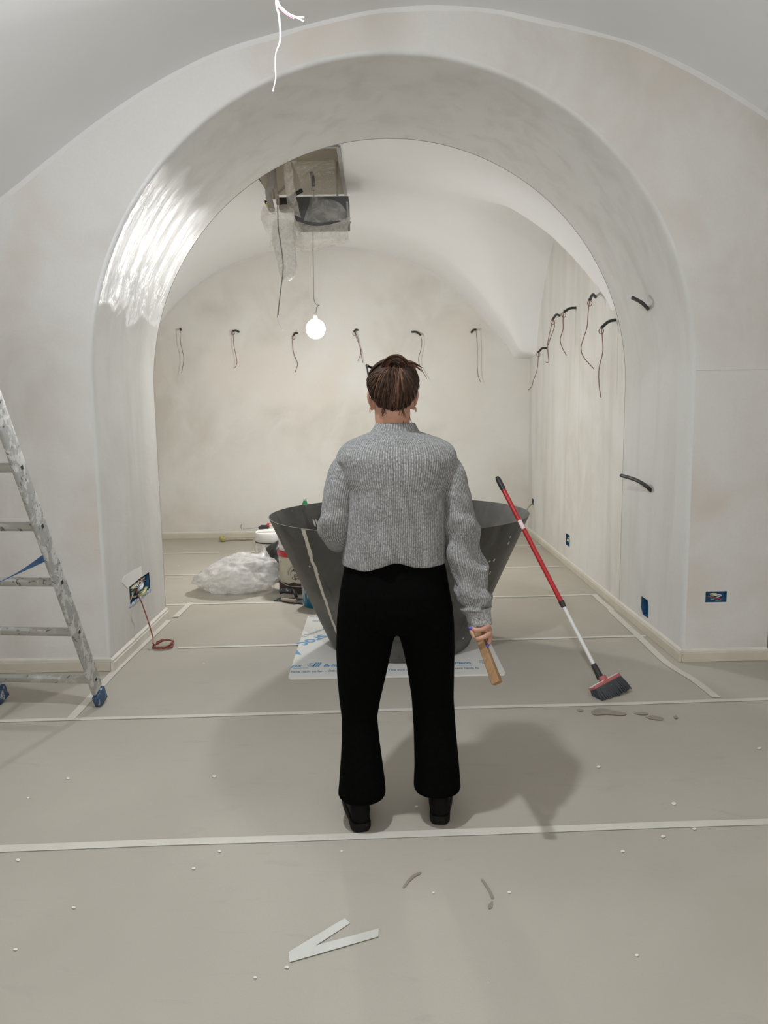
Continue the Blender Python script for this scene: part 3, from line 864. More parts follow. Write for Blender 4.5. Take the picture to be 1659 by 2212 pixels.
for k, (a, b) in enumerate([((299, 1290), (316, 1268)), ((296, 1276), (308, 1262))]):
    pts = [PX(a[0], a[1], -1.625), PX((a[0]+b[0])/2+3, (a[1]+b[1])/2, -1.59), PX(b[0], b[1], -1.63)]
    MB().tube(catmull(pts, 4), 0.010, 8).build('wire_bundle', M['wire_yellow' if k == 0 else 'wire_white'], bl)
# pale filler smeared over the top and crumbled along the lower edge
fl = []
ptsf = [(276, 1271), (264, 1258), (268, 1245), (290, 1230), (314, 1218), (319, 1222), (322.5, 1232)]
vs = [PX(x, y, xl+0.003) for x, y in ptsf]; ce = sum(vs, Vector())/len(vs)
MB().add(vs+[p-Vector((0.004, 0, 0)) for p in vs], [tuple(range(7))]+[(i, (i+1) % 7, 7+(i+1) % 7, 7+i) for i in range(7)]).build('filler_patch', M['filler'], bl, False)
mbf = MB()
for i in range(9):
    f = i/8; q = Vector((xl+0.001, BOX_L[0]+(BOX_L[1]-BOX_L[0])*f, BOX_L[2]+0.004)); mbf.ball(q, (0.008, 0.026, 0.010+0.004*((i*7) % 3)), 8, 5)
mbf.build('plaster_edge', plain('edge_plaster', (0.42, 0.47, 0.52), 0.9, var=0.3), bl)
bj = elec_box((1.7725, BOX_J[0], BOX_J[2]), (0, BOX_J[1]-BOX_J[0], 0), (0, 0, BOX_J[3]-BOX_J[2]), (1, 0, 0), 'blue electrical box low on the right side of the arch', 0, 0, 5)
MB().add([Vector((1.7715, BOX_J[0]-.01, BOX_J[3]+.012)), Vector((1.7715, BOX_J[0]+.05, BOX_J[3]+.012)), Vector((1.7715, BOX_J[0]+.02, BOX_J[3]-.008)), Vector((1.7715, BOX_J[0]-.006, BOX_J[3]-.05))], [(0, 1, 2, 3)]).build('plaster_edge', M['plaster_reveal'], bj, False)
MB().add([Vector((1.7715, BOX_J[1]+.01, BOX_J[2]-.012)), Vector((1.7715, BOX_J[1]-.055, BOX_J[2]-.012)), Vector((1.7715, BOX_J[1]-.02, BOX_J[2]+.008)), Vector((1.7715, BOX_J[1]+.006, BOX_J[2]+.04))], [(0, 1, 2, 3)]).build('plaster_edge', M['plaster_reveal'], bj, False)
elec_box((XR+0.001, BOX_R[0], BOX_R[2]), (0, BOX_R[1]-BOX_R[0], 0), (0, 0, BOX_R[3]-BOX_R[2]), (1, 0, 0), 'tall blue electrical box low on the right wall of the rear room', 0, 2, 6)
bc = elec_box((XR+0.001, BOX_C[0], BOX_C[2]), (0, BOX_C[1]-BOX_C[0], 0), (0, 0, BOX_C[3]-BOX_C[2]), (1, 0, 0), 'small blue electrical box in the far right corner with a yellow cable', 0, 0, 7)
MB().tube(catmull([(XR+0.03, 8.84, 0.40), PX(1149, 1089, 1.755), P(1144, 1093, 8.7), P(1138, 1102, 8.65), P(1130, 1125, 8.6)], 5), 0.008, 8).build('cable', plain('cable_olive', (0.30, 0.29, 0.17), 0.5), bc)
elec_box((PB[0], YF+0.001, PB[2]), (PB[1]-PB[0], 0, 0), (0, 0, PB[3]-PB[2]), (0, 1, 0), 'wide blue electrical box on the front of the right pier', 0, 4, 9)

# red-brown cable: out of the left box, down to a small coil on the floor
q0 = PX(297, 1285, xl-0.01)
cpts = [q0, PX(304, 1297, -1.56)] + [P(px, py, Y) for px, py, Y in ((312, 1318, 4.93), (320, 1342, 4.9), (327, 1365, 4.88), (331, 1380, 4.86))]
g0 = G(331, 1400, 0.006); cc = G(353, 1396, 0.006)
cpts.append(g0+Vector((0, 0, 0.03)))
path = catmull(cpts, 5)
for k in range(46):
    a = pi*0.95 + k*2*pi/13
    rx = 0.062+0.008*sin(k*1.3); ry = 0.058+0.01*cos(k*0.9)
    tilt = 0.10*max(0, sin(a+0.3*k/13))*(0.6+0.4*sin(k*0.5))
    path.append(Vector((cc.x+rx*cos(a), cc.y+ry*sin(a), 0.006+tilt+0.002*(k % 5))))
tag(MB().tube(path, 0.0042, 7).build('coiled_cable', M['cable_red']), 'red-brown cable hanging from the left box and coiled on the floor', 'cable')

# ------------------------------------------------------------------ ducted unit wrapped in plastic
hv = empty('air_conditioner', (-0.52, 6.9, 3.3), 'dark ceiling air unit wrapped in torn clear plastic, in the vault recess', 'air conditioner')
MB().box((-0.465, 7.04, 3.205), (0.47, 0.28, 0.235)).build('casing', M['unit_grey'], hv, True, 30, 0.008)
MB().box((-0.76, 6.97, 3.27), (0.14, 0.12, 0.10)).box((-0.72, 6.93, 3.33), (0.22, 0.03, 0.03), Matrix.Rotation(-0.5, 3, 'Y')).build('valve_block', M['black_plastic'], hv, True, 30, 0.006)
MB().tube(catmull([P(588, 330, 6.6), P(588, 395, 6.6), P(580, 410, 6.62), P(581, 425, 6.66), P(588, 455, 6.75)], 6), 0.026, 12).build('pipe', M['pvc_grey'], hv)
MB().tube(catmull([P(592, 350, 6.7), P(594, 395, 6.7), P(599, 428, 6.75), P(600, 440, 6.8)], 6), 0.016, 10).build('pipe', M['pvc_beige'], hv)
MB().tube(catmull([P(590, 350, 6.8), P(592, 400, 6.8), P(591, 430, 6.8)], 6), 0.014, 10).build('pipe', M['pvc_beige'], hv)
MB().tube([P(672, 372, 6.85), P(676, 385, 6.85), P(677, 402, 6.88)], 0.016, 10).build('conduit', M['conduit'], hv)
MB().tube(catmull([P(574, 428, 6.7), P(578, 426, 6.7), P(576, 436, 6.7), P(573, 434, 6.7), P(574, 440, 6.7), P(582, 455, 6.7)], 4), 0.005, 6).build('clip', M['black_plastic'], hv)
MB().tube(catmull([P(575, 440, 6.69), P(578, 444, 6.69), P(579, 450, 6.69)], 4), 0.010, 6).build('wire_end', M['wire_yellow'], hv)
for a, b in (((749, 436), (752, 480)), ((732, 474), (758, 481)), ((728, 350), (729, 424))):
    MB().bar(P(*a, 6.86), P(*b, 6.84), 0.016, 0.016).build('bracket', M['galv'], hv, False)
MB().bar(P(598, 420, 6.9), P(627, 392, 6.95), 0.03, 0.02).build('bracket', M['pvc_beige'], hv, False)

def film_sheet(name, grid, mat, parent, amp=0.02, freq=9, sub=5, seed=0):
    """grid: rows of points; bicubic-ish interpolation plus crumples"""
    rows_ = [catmull(r, sub) for r in grid]
    cols = [catmull([r[j] for r in rows_], sub) for j in range(len(rows_[0]))]
    V = []; nu, nv = len(cols), len(cols[0])
    for j in range(nu):
        for i in range(nv):
            p = cols[j][i]; e = 1.0
            d = Vector((noise.noise(p*freq+Vector((seed, 0, 0))), noise.noise(p*freq+Vector((0, seed+9, 0)))*1.3, noise.noise(p*freq+Vector((0, 0, seed+17)))*0.8))
            rdg = 1-abs(noise.noise(p*freq*0.7+Vector((seed*3, 1, 2))))*2
            V.append(p+d*amp+Vector((0, -rdg*amp*0.5, 0)))
    F = [(j*nv+i, (j+1)*nv+i, (j+1)*nv+i+1, j*nv+i+1) for j in range(nu-1) for i in range(nv-1)]
    return MB().add(V, F).build(name, mat, parent, True, 180)
PW = lambda l, Y: [P(x, y, Y+dy) for x, y, dy in l]
# loose bag under the unit
film_sheet('plastic_wrap', [PW([(640, 478, -.05), (680, 488, -.12), (720, 484, -.12), (757, 470, 0)], 6.85),
    PW([(625, 500, -.06), (672, 508, -.16), (716, 505, -.14), (755, 500, 0)], 6.85),
    PW([(610, 520, -.03), (668, 528, -.10), (714, 524, -.10), (754, 520, 0)], 6.85),
    PW([(604, 538, .10), (664, 544, .10), (710, 532, .10), (754, 525, .1)], 6.85)], M['film'], hv, 0.022, 8, 6, 1)
# veil over the front of the unit, gathered at the conduit
film_sheet('plastic_wrap', [PW([(672, 422, 0), (678, 420, -.03), (684, 421, 0), (690, 424, 0)], 6.84),
    PW([(664, 450, -.02), (684, 448, -.06), (706, 446, -.05), (736, 440, 0)], 6.82),
    PW([(656, 476, -.03), (684, 482, -.10), (716, 478, -.08), (756, 472, 0)], 6.82)], film_mat('film_thin', (0.66, 0.65, 0.62), 0.32, 0.3, 8), hv, 0.012, 9, 6, 5)
# torn sheet pulled across the recess
film_sheet('plastic_wrap', [PW([(628, 349, 0), (660, 349, .05), (690, 348, .1), (722, 347, .1)], 6.12),
    PW([(640, 375, .05), (664, 378, .2), (690, 375, .4), (724, 375, .5)], 6.2),
    PW([(652, 405, .3), (668, 404, .5), (682, 404, .6), (724, 410, .65)], 6.22),
    PW([(656, 425, .55), (670, 420, .6), (684, 418, .62), (722, 424, .65)], 6.22)], film_mat('film_sheer', (0.66, 0.64, 0.59), 0.20, 0.3), hv, 0.014, 7, 6, 11)
# twisted strip hanging down the left side
film_sheet('plastic_wrap', [PW([(612, 352, 0), (620, 350, -.02), (630, 350, 0)], 6.25),
    PW([(614, 390, .1), (623, 390, .06), (634, 392, .1)], 6.3),
    PW([(620, 430, .25), (627, 430, .2), (640, 432, .25)], 6.35),
    PW([(624, 460, .38), (632, 462, .34), (652, 470, .38)], 6.4)], M['film'], hv, 0.012, 10, 6, 21)
# crumpled collar round the pipes and the long sleeve that hangs from it
film_sheet('plastic_wrap', [PW([(568, 445, 0), (590, 450, -.08), (612, 442, -.08), (640, 455, 0)], 6.72),
    PW([(565, 470, .03), (588, 468, -.10), (612, 462, -.12), (640, 472, -.02)], 6.72),
    PW([(572, 500, .05), (590, 486, -.06), (616, 482, -.10), (648, 496, 0)], 6.72),
    PW([(584, 510, .08), (596, 500, .02), (620, 498, -.04), (654, 520, .05)], 6.72),
    PW([(580, 545, .15), (606, 540, .1), (632, 536, .1), (660, 540, .15)], 6.75)], M['film'], hv, 0.025, 8, 6, 31)
rings = []
for (cxp, cyp, rad) in ((612, 478, 0.085), (614, 500, 0.095), (615, 525, 0.088), (618, 550, 0.082), (621, 575, 0.078), (622, 592, 0.070), (622, 601, 0.052), (622, 607, 0.015)):
    c = P(cxp, cyp, 6.66); ring = []
    for k in range(24):
        a = 2*pi*k/24; rr_ = rad*(1+0.22*noise.noise(Vector((cos(a)*2, sin(a)*2, c.z*5)))+0.10*sin(a*5+c.z*6))
        ring.append(c+Vector((rr_*cos(a), rr_*sin(a)*0.8, 0)))
    rings.append(ring)
MB().loft(rings, False).build('plastic_sleeve', film_mat('film_sleeve', (0.72, 0.71, 0.68), 0.42, 0.2), hv, True, 180)
tag(MB().tube(catmull([P(599, 430, 6.66), P(600, 445, 6.58), P(601, 490, 6.55), P(606, 525, 6.55), P(611, 562, 6.55), P(611, 590, 6.55), P(606, 630, 6.55), P(602, 665, 6.55), P(600, 690, 6.55), P(604, 702, 6.55), P(611, 713, 6.55)], 5), [0.0045]*36+[0.0062]*9+[0.0042]*6, 7).build('hanging_cable', M['wire_grey']),
    'single long grey cable dangling from the ceiling unit, white at its end', 'cable')
bpy.data.objects['hanging_cable'].data.materials.append(M['wire_white'])
for p in bpy.data.objects['hanging_cable'].data.polygons:
    if p.center.z < 2.28: p.material_index = 1

# ------------------------------------------------------------------ steel cone
CX, CY = 0.118, 4.84
R0, R1, CH, CZ = 0.445, 0.81, 0.842, 0.0135
cone = empty('steel_cone', (CX, CY, CZ), 'large dark steel cone vessel, narrow end down, behind the standing person', 'vessel')
def cone_r(z): return R0+(R1-R0)*z/CH
def cone_rim_r(th, z):   # hand-rolled sheet: slightly out of round towards the rim
    return cone_r(z)*(1+0.012*(z/CH)*cos(2*(th-0.15)))
def cone_pt(th, z, off=0.0): return Vector((CX+(cone_rim_r(th, z)+off)*cos(th), CY+(cone_rim_r(th, z)+off)*sin(th), CZ+z))
SEG = 96; TH = 0.004
zl = [0.0, 0.004, 0.012]+[CH*k/14 for k in range(1, 15)]
outer_r = [[cone_pt(2*pi*k/SEG, z, -0.010 if z == 0 else (-0.004 if z == 0.004 else 0)) for k in range(SEG)] for z in zl]
inner_r = [[cone_pt(2*pi*k/SEG, z, -TH) for k in range(SEG)] for z in reversed(zl[2:])]
base = [[Vector((CX+0.02*cos(2*pi*k/SEG), CY+0.02*sin(2*pi*k/SEG), CZ+0.008)) for k in range(SEG)]]
mb = MB(); mb.loft(outer_r+inner_r+base, False)
mb.add([outer_r[0][k] for k in range(SEG)], [tuple(range(SEG))])
mb.build('shell', M['steel'], cone, True, 50)
# bead of pale putty down the seam, ragged width
def seam(th0, z0, z1, w0, w1, inside, name, seed, th1=None):
    nn = 40; ring = []
    off = -TH-0.0035 if inside else 0.0035
    L, Rr = [], []
    for i in range(nn+1):
        f = i/nn; z = z0+(z1-z0)*f; th = th0+((th1 if th1 is not None else th0)-th0)*f
        w = (w0+(w1-w0)*f); r = cone_r(z)
        wl = w/2*(1+0.9*noise.noise(Vector((f*16, seed, 0)))); wr = w/2*(1+1.0*noise.noise(Vector((f*13, seed+5, 0))))
        L.append((th-wl/r, z)); Rr.append((th+wr/r, z))
    rings = [[cone_pt(*a, 0 if not inside else -TH), cone_pt(*a, off), cone_pt((a[0]+b[0])/2, a[1], off*1.25), cone_pt(*b, off), cone_pt(*b, 0 if not inside else -TH)] for a, b in zip(L, Rr)]
    return MB().loft(rings).build(name, M['putty'], cone, True, 60)
def theta_of(px, py, z):
    """angle on the outer shell seen at a point"""
    best = None
    for k in range(720):
        th = -pi+pi*k/720; p = cone_pt(th, z); d = p-CAMP
        q = (W/2+FPX*d.dot(rgt)/d.dot(fwd))
        e = abs(q-px)
        if best is None or e < best[0]: best = (e, th)
    return best[1]
seam(theta_of(655, 1140, CH), CH-0.003, 0.13, 0.030, 0.016, False, 'putty_seam', 3, theta_of(722, 1325, 0.2))
def patch(th, z, w, hgt, inside, seed, name='putty_spot'):
    vs = []
    for k in range(9):
        a = 2*pi*k/9; s = 1+0.35*noise.noise(Vector((k*1.7, seed, 0)))
        vs.append((th+w/2*cos(a)*s/cone_r(z), min(CH-0.001, z+hgt/2*sin(a)*s)))
    o0, o1 = ((-TH, -TH-0.003) if inside else (0, 0.003))
    A = [cone_pt(a, b, o0) for a, b in vs]; B = [cone_pt(a, b, o1) for a, b in vs]
    MB().add(A+B, [tuple(range(9, 18))]+[(i, (i+1) % 9, 9+(i+1) % 9, 9+i) for i in range(9)]).build(name, M['putty'], cone, False)
for px, py, z, w, hh in ((1098, 1145, .71, .012, .02), (1102, 1137, .75, .008, .016), (1067, 1200, .62, .014, .018), (1057, 1199, .62, .012, .01), (1058, 1222, .54, .01, .02), (669, 1204, .60, .014, .008), (688, 1218, .56, .01, .01), (1000, 1378, .11, .01, .012)):
    patch(theta_of(px, py, z), z, w, hh, False, px)
def theta_in(px, z):
    best = None
    for k in range(720):
        th = pi*k/720; p = cone_pt(th, z); d = p-CAMP; e = abs(W/2+FPX*d.dot(rgt)/d.dot(fwd)-px)
        if best is None or e < best[0]: best = (e, th)
    return best[1]
patch(theta_in(1018, .8), .79, .035, .08, True, 3); patch(theta_in(1016, .74), .72, .018, .10, True, 8)
patch(theta_in(677, .72), .715, .016, .055, True, 5); patch(theta_in(682, .72), .715, .012, .05, True, 9)
patch(theta_in(688, .72), .70, .05, .008, True, 12)

# ------------------------------------------------------------------ plasterboard with its printing
BO = G(622, 1464, 0.0125); bx = (G(1060, 1456, 0.0125)-BO); bx.z = 0; BW = 1.235; bx.normalize()
by = Vector((-bx.y, bx.x, 0)); BD = 1.30
board = empty('plasterboard', BO-Vector((0, 0, 0.0125)), 'white plasterboard offcut with blue printing lying under the steel cone', 'board')
def bq(u, v, z=0.0125): p = BO+bx*u+by*v; return Vector((p.x, p.y, z))
mb = MB(); cs = [(0.012, 0), (BW-0.012, 0), (BW, 0.012), (BW, BD), (0, BD), (0, 0.012)]
mb.add([bq(u, v, 0.0004) for u, v in cs]+[bq(u, v) for u, v in cs], [(5, 4, 3, 2, 1, 0), (6, 7, 8, 9, 10, 11)]+[(i, (i+1) % 6, 6+(i+1) % 6, 6+i) for i in range(6)])
mb.build('sheet', M['board'], board, False)
def bmat(px, py, ang=0.0):
    p = G(px, py, 0.0128); c, s = cos(ang), sin(ang)
    ex = bx*c+by*s; ey = -bx*s+by*c
    return Matrix(((ex.x, ey.x, 0, p.x), (ex.y, ey.y, 0, p.y), (0, 0, 1, 0.0128), (0, 0, 0, 1)))
text('print_line', 'ps', 0.068, bmat(628, 1441), M['print_blue'], board, 0.0015, 0.25, 1.0)
text('print_line', 'British', 0.060, bmat(698, 1440), M['print_blue'], board, 0.002, 0.25, 0.80)
text('print_line', 'Placo', 0.060, bmat(983, 1434.5), M['print_blue'], board, 0.002, 0.0, 0.74)
text('print_line', 'Seite nach außen - Öffnen', 0.044, bmat(627, 1453), M['print_grey'], board, 0.0010, 0, 0.64)
text('print_line', 'This side out', 0.044, bmat(838, 1449), M['print_grey'], board, 0.0010, 0, 0.62)
text('print_line', 'la cara hacia fu', 0.044, bmat(973, 1445.5), M['print_grey'], board, 0.0010, 0, 0.64)
def emblem(px, py, k=0.50):
    m = bmat(px, py) @ Matrix.Diagonal((1, 1.5, 1, 1)); mb = MB()
    def ell(cx, cy, rx, ry, th, a0=0, a1=2*pi):
        nn = 20; rings = []
        for i in range(nn+1):
            a = a0+(a1-a0)*i/nn
            rings.append([m @ Vector((k*(cx+(rx-q)*cos(a)), k*(cy+(ry-q)*sin(a)), dz)) for q, dz in ((0, 0), (th, 0), (th, 0.0004), (0, 0.0004))])
        mb.loft(rings)
    ell(0.045, 0.04, 0.045, 0.042, 0.008); ell(0.055, 0.04, 0.028, 0.026, 0.007, 0.6, 5.2)
    for sx in range(3):
        x0 = 0.065+0.028*sx
        q = [(x0, -0.015 if sx < 2 else 0), (x0+0.018, -0.015), (x0+0.045, 0.095), (x0+0.027, 0.095)]
        vs = [m @ Vector((k*a, k*b, dz)) for dz in (0.0, 0.0004) for a, b in q]
        mb.add(vs, [(3, 2, 1, 0), (4, 5, 6, 7), (0, 1, 5, 4), (1, 2, 6, 5), (2, 3, 7, 6), (3, 0, 4, 7)])
    mb.build('print_emblem', M['print_blue'], board, False)
emblem(663, 1440); emblem(1037, 1433)
for px in (629, 984):   # hairline under the names
    m = bmat(px, 1444 if px < 700 else 1438); MB().add([m @ Vector(p) for p in ((0.01, 0, 0), (0.10, 0, 0), (0.10, 0.006, 0.0003), (0.01, 0.006, 0.0003))], [(0, 1, 2, 3)]).build('print_rule', M['print_grey'], board, False)
# large diagonal lettering, upside down from here
A0, A1 = G(697, 1374, 0.0128), G(648, 1392, 0.0128)
dirb = (A1-A0).normalized(); ang = atan2(dirb.dot(by), dirb.dot(bx))
exb = dirb; eyb = Vector((-dirb.y, dirb.x, 0))
def bmat2(p, a):
    m = bmat(0, 1500, a); m[0][3] = p.x; m[1][3] = p.y; return m
text('print_word', 'sroc', 0.155, bmat2(G(695, 1379)-exb*0.034-eyb*0.034, ang), M['print_blue'], board, 0.004, 0, 0.90)
text('print_word', 'sheathing b', 0.060, bmat2(G(661, 1376.5)-exb*0.195-eyb*0.012, ang), M['print_grey'], board, 0.0006, 0, 0.86)
c3 = [G(x, y, 0.0131) for x, y in ((641, 1403), (651, 1414.5), (637.5, 1413))]
MB().add(c3+[p-Vector((0, 0, 0.0004)) for p in c3], [(0, 1, 2), (5, 4, 3), (0, 3, 4, 1), (1, 4, 5, 2), (2, 5, 3, 0)]).build('print_arrow', M['print_blue'], board, False)
text('print_line', 'GLASROC X', 0.035, bmat(668, 1333.5), M['print_grey'], board, 0.0005)
text('print_line', 'Gyproc', 0.04, bmat(674, 1342.5), M['print_blue'], board, 0.001)

# ------------------------------------------------------------------ buckets and clutter left of the cone
def wire_handle(pts, parent, r=0.0028): MB().tube(catmull(pts, 6), r, 6).build('handle', M['galv'], parent)
# cream tin with red lid
tb = Vector((-0.690, 6.36, 0))
tin = empty('paint_tin', tb, 'cream paint tin with a red lid and dark spilled base beside the cone', 'paint tin')
TR = 0.168
MB().lathe([(0.001, 0.006), (TR-.004, 0.006), (TR-.002, 0.0), (TR, 0.01), (TR, 0.315), (TR-.006, 0.325), (0.001, 0.325)], tb, 40).build('body', M['cream_tin'], tin)
MB().lathe([(TR+.001, 0.312), (TR+.009, 0.312), (TR+.011, 0.32), (TR+.010, 0.346), (TR+.004, 0.352), (TR-.01, 0.347), (0.001, 0.345)], tb, 40).build('lid', M['red'], tin)
mb = MB(); rings = []
for k in range(41):
    a = 2*pi*k/40; top = 0.095+0.018*noise.noise(Vector((cos(a)*3, sin(a)*3, 4)))+0.012*(1 if 1.2 < (a % 1.9) else 0)
    rings.append([tb+Vector(((TR+.0006)*cos(a), (TR+.0006)*sin(a), z)) for z in (0.004, top)]+[tb+Vector(((TR+.002)*cos(a), (TR+.002)*sin(a), z)) for z in (top, 0.004)])
mb.loft(rings, False).build('spilled_paint', M['brown_paint'], tin)
def tin_wrap(me, c, R):
    for v in me.vertices:
        a = v.co.x/R - pi/2
        v.co = Vector((c.x+(R+0.0008+v.co.z)*cos(a), c.y+(R+0.0008+v.co.z)*sin(a), v.co.y))
def tin_text(body, size, x, z, mat, parent, c, R, bold=0.0, name='print_line', shear=0):
    o = text(name, body, size, Matrix.Translation((x, z, 0)), mat, parent, bold, shear)
    tin_wrap(o.data, c, R); return o
tin_text('ALCAS', 0.036, -0.045, 0.193, M['print_black'], tin, tb, TR, 0.001, shear=0.2)
tin_text('Grand', 0.034, -0.028, 0.150, M['print_black'], tin, tb, TR, 0.0005)
tin_text('Opere', 0.034, -0.045, 0.128, M['print_black'], tin, tb, TR, 0.0005)
tin_text('Classic', 0.018, -0.04, 0.288, M['print_black'], tin, tb, TR)
def tin_arc(cx, cz, r, w, a0, a1, mat, name):
    rings = []
    for i in range(25):
        a = a0+(a1-a0)*i/24; ring = []
        for q, dz in ((r, 0.0), (r, 0.0025), (r-w, 0.0025), (r-w, 0.0)):
            x, z = cx+q*cos(a), cz+q*sin(a); b = x/TR-pi/2
            ring.append(tb+Vector(((TR+.0003+dz)*cos(b), (TR+.0003+dz)*sin(b), z)))
        rings.append(ring)
    MB().loft(rings).build(name, mat, tin)
tin_arc(0.0, 0.17, 0.085, 0.013, 0.5, pi+0.1, M['tin_emboss'], 'embossed_arch')
tin_arc(0.0, 0.17, 0.060, 0.008, 0.5, pi+0.1, M['tin_emboss'], 'embossed_arch')
tin_arc(0.0, 0.195, 0.028, 0.004, 0.3, pi-0.3, M['print_black'], 'printed_arch')
tin_arc(0.03, 0.19, 0.0105, 0.0105, 0.0, 6.28, M['print_black'], 'printed_bar')
wire_handle([tb+Vector((-TR*0.85, -TR*0.55, 0.28)), tb+Vector((-TR*1.0, -TR*0.75, 0.16)), tb+Vector((-TR*0.7, -TR*1.0, 0.10)), tb+Vector((-TR*0.2, -TR*1.12, 0.075)), tb+Vector((TR*0.5, -TR*1.0, 0.09)), tb+Vector((TR*0.85, -TR*0.55, 0.28))], tin)
# white labelled bucket on top of it
wb = tb+Vector((-0.012, 0.0, 0.3535)); WR = 0.158
wt = empty('plastic_tub', wb, 'white labelled tub stacked on the red-lidded tin', 'tub')
MB().lathe([(0.001, 0.0), (WR-.012, 0.0), (WR-.008, 0.006), (WR, 0.20), (WR+.004, 0.205), (WR+.004, 0.222), (WR-.004, 0.226), (0.001, 0.224)], wb, 40).build('body', M['white_plastic'], wt)
def lab_strip(z, w0, w1, hgt, mat, dz=0.0012):
    rings = []
    for i in range(9):
        x = w0+(w1-w0)*i/8; ring = []
        for zz_, d in ((z, 0), (z, dz), (z+hgt, dz), (z+hgt, 0)):
            Rr = WR-.0075+.0075*(zz_/0.2); a = x/WR-pi/2
            ring.append(wb+Vector(((Rr+.0004+d)*cos(a), (Rr+.0004+d)*sin(a), zz_)))
        rings.append(ring)
    MB().loft(rings).build('printed_label' if mat != M['print_black'] else 'printed_rule', mat, wt)
lab_strip(0.015, -0.15, 0.15, 0.165, M['pink_label'])
lab_strip(0.062, -0.115, -0.075, 0.005, M['print_black'], 0.002)
lab_strip(0.062, -0.07, 0.06, 0.005, M['print_black'], 0.002)
def tub_text(body, size, x, z):
    o = text('print_line', body, size, Matrix.Translation((x, z, 0)), M['print_grey'], wt)
    tin_wrap(o.data, wb, WR-0.0015)
    for v in o.data.vertices: v.co.z += wb.z
tub_text('NCA', 0.026, -0.10, 0.125)
# green bottle standing on the tub
gb = wb+Vector((0.075, 0.02, 0.226))
gt = empty('drink_bottle', gb, 'green bottle with a white cap peeping over the back of the cone', 'bottle')
MB().lathe([(0.001, 0.0), (0.028, 0.0), (0.032, 0.006), (0.032, 0.11), (0.030, 0.125), (0.022, 0.155), (0.014, 0.175), (0.0125, 0.185)], gb, 24).build('body', M['green'], gt)
MB().lathe([(0.0125, 0.180), (0.0150, 0.180), (0.0150, 0.199), (0.013, 0.201), (0.001, 0.201)], gb, 20).build('cap', M['white_paint'], gt)
# white bucket further back
bb = Vector((-1.02, 7.22, 0)); BR = 0.155
bt = empty('white_bucket', bb, 'white lidded bucket standing behind the bag of film', 'bucket')
MB().lathe([(0.001, 0.0), (BR-.02, 0.0), (BR-.017, 0.006), (BR, 0.29), (BR, 0.30)], bb, 40).build('body', M['white_plastic'], bt)
MB().lathe([(BR+.002, 0.268), (BR+.012, 0.268), (BR+.012, 0.29), (BR+.016, 0.292), (BR+.018, 0.362), (BR+.012, 0.370), (BR-.004, 0.366), (0.001, 0.365)], bb, 40).build('lid', M['white_plastic'], bt)
MB().lathe([(BR+.0125, 0.274), (BR+.0145, 0.274), (BR+.0145, 0.284), (BR+.0125, 0.284)], bb, 40).build('dark_ring', M['black_plastic'], bt)
wire_handle([bb+Vector((-BR*1.06, -0.02, 0.30)), bb+Vector((-BR*1.04, -0.10, 0.22)), bb+Vector((-BR*0.7, -0.20, 0.15)), bb+Vector((-BR*0.9, -0.19, 0.10)), bb+Vector((-BR*1.12, -0.10, 0.06)), bb+Vector((-BR*1.25, -0.06, 0.02))], bt)
# caulking gun lying on the bucket
gz = 0.372
cg = empty('caulking_gun', bb+Vector((0.05, 0, gz)), 'caulking gun with a hooked rod lying on the white bucket lid', 'tool')
MB().tube(catmull([P(523, 1133, 7.2), P(520.5, 1135, 7.2), P(521, 1140, 7.2), P(524, 1143, 7.2), P(545, 1141, 7.2), P(566, 1139, 7.2)], 5), 0.005, 8).build('rod', M['chrome'], cg)
MB().tube([P(559, 1141, 7.2), P(566, 1138.5, 7.2), P(574, 1138, 7.2), P(583, 1136, 7.2)], [0.012, 0.022, 0.018, 0.012], 8).box(P(570, 1140, 7.18), (0.09, 0.02, 0.022)).build('grip', M['black_plastic'], cg)
MB().tube([P(577, 1137, 7.2), P(579, 1135, 7.2), P(584, 1134.5, 7.2)], [0.012, 0.024, 0.022], 12).build('cap', M['red'], cg)
MB().tube([P(583, 1135.5, 7.2), P(604, 1134.5, 7.2)], 0.027, 14).build('cartridge', M['white_paint'], cg)
MB().tube(catmull([P(580, 1131, 7.17), P(590, 1129.5, 7.17), P(602, 1130, 7.17)], 4), 0.004, 6).build('frame', M['red_dull'], cg)
# black rubble bag between them
rings = []
kb = Vector((-0.87, 6.84, 0))
mbk = MB()
for i in range(15):
    f = i/14; z = 0.004+0.34*f; r = 0.145*(0.92+0.25*sin(pi*f))*(1 if f < 0.8 else 1-0.65*(f-0.8)/0.2)
    ring = []
    for k in range(28):
        a = 2*pi*k/28; q = r*(1+0.20*noise.noise(Vector((cos(a)*2.2, sin(a)*2.2, f*5)))+0.07*sin(a*7+f*5))
        ring.append(kb+Vector((q*cos(a), q*sin(a), z+0.03*f*noise.noise(Vector((a, f*3, 2))))))
    rings.append(ring)
tag(mbk.loft(rings).build('rubble_bag', M['black_bag'], None, True, 180), 'crumpled black bag squeezed between the bags and tins', 'bag')
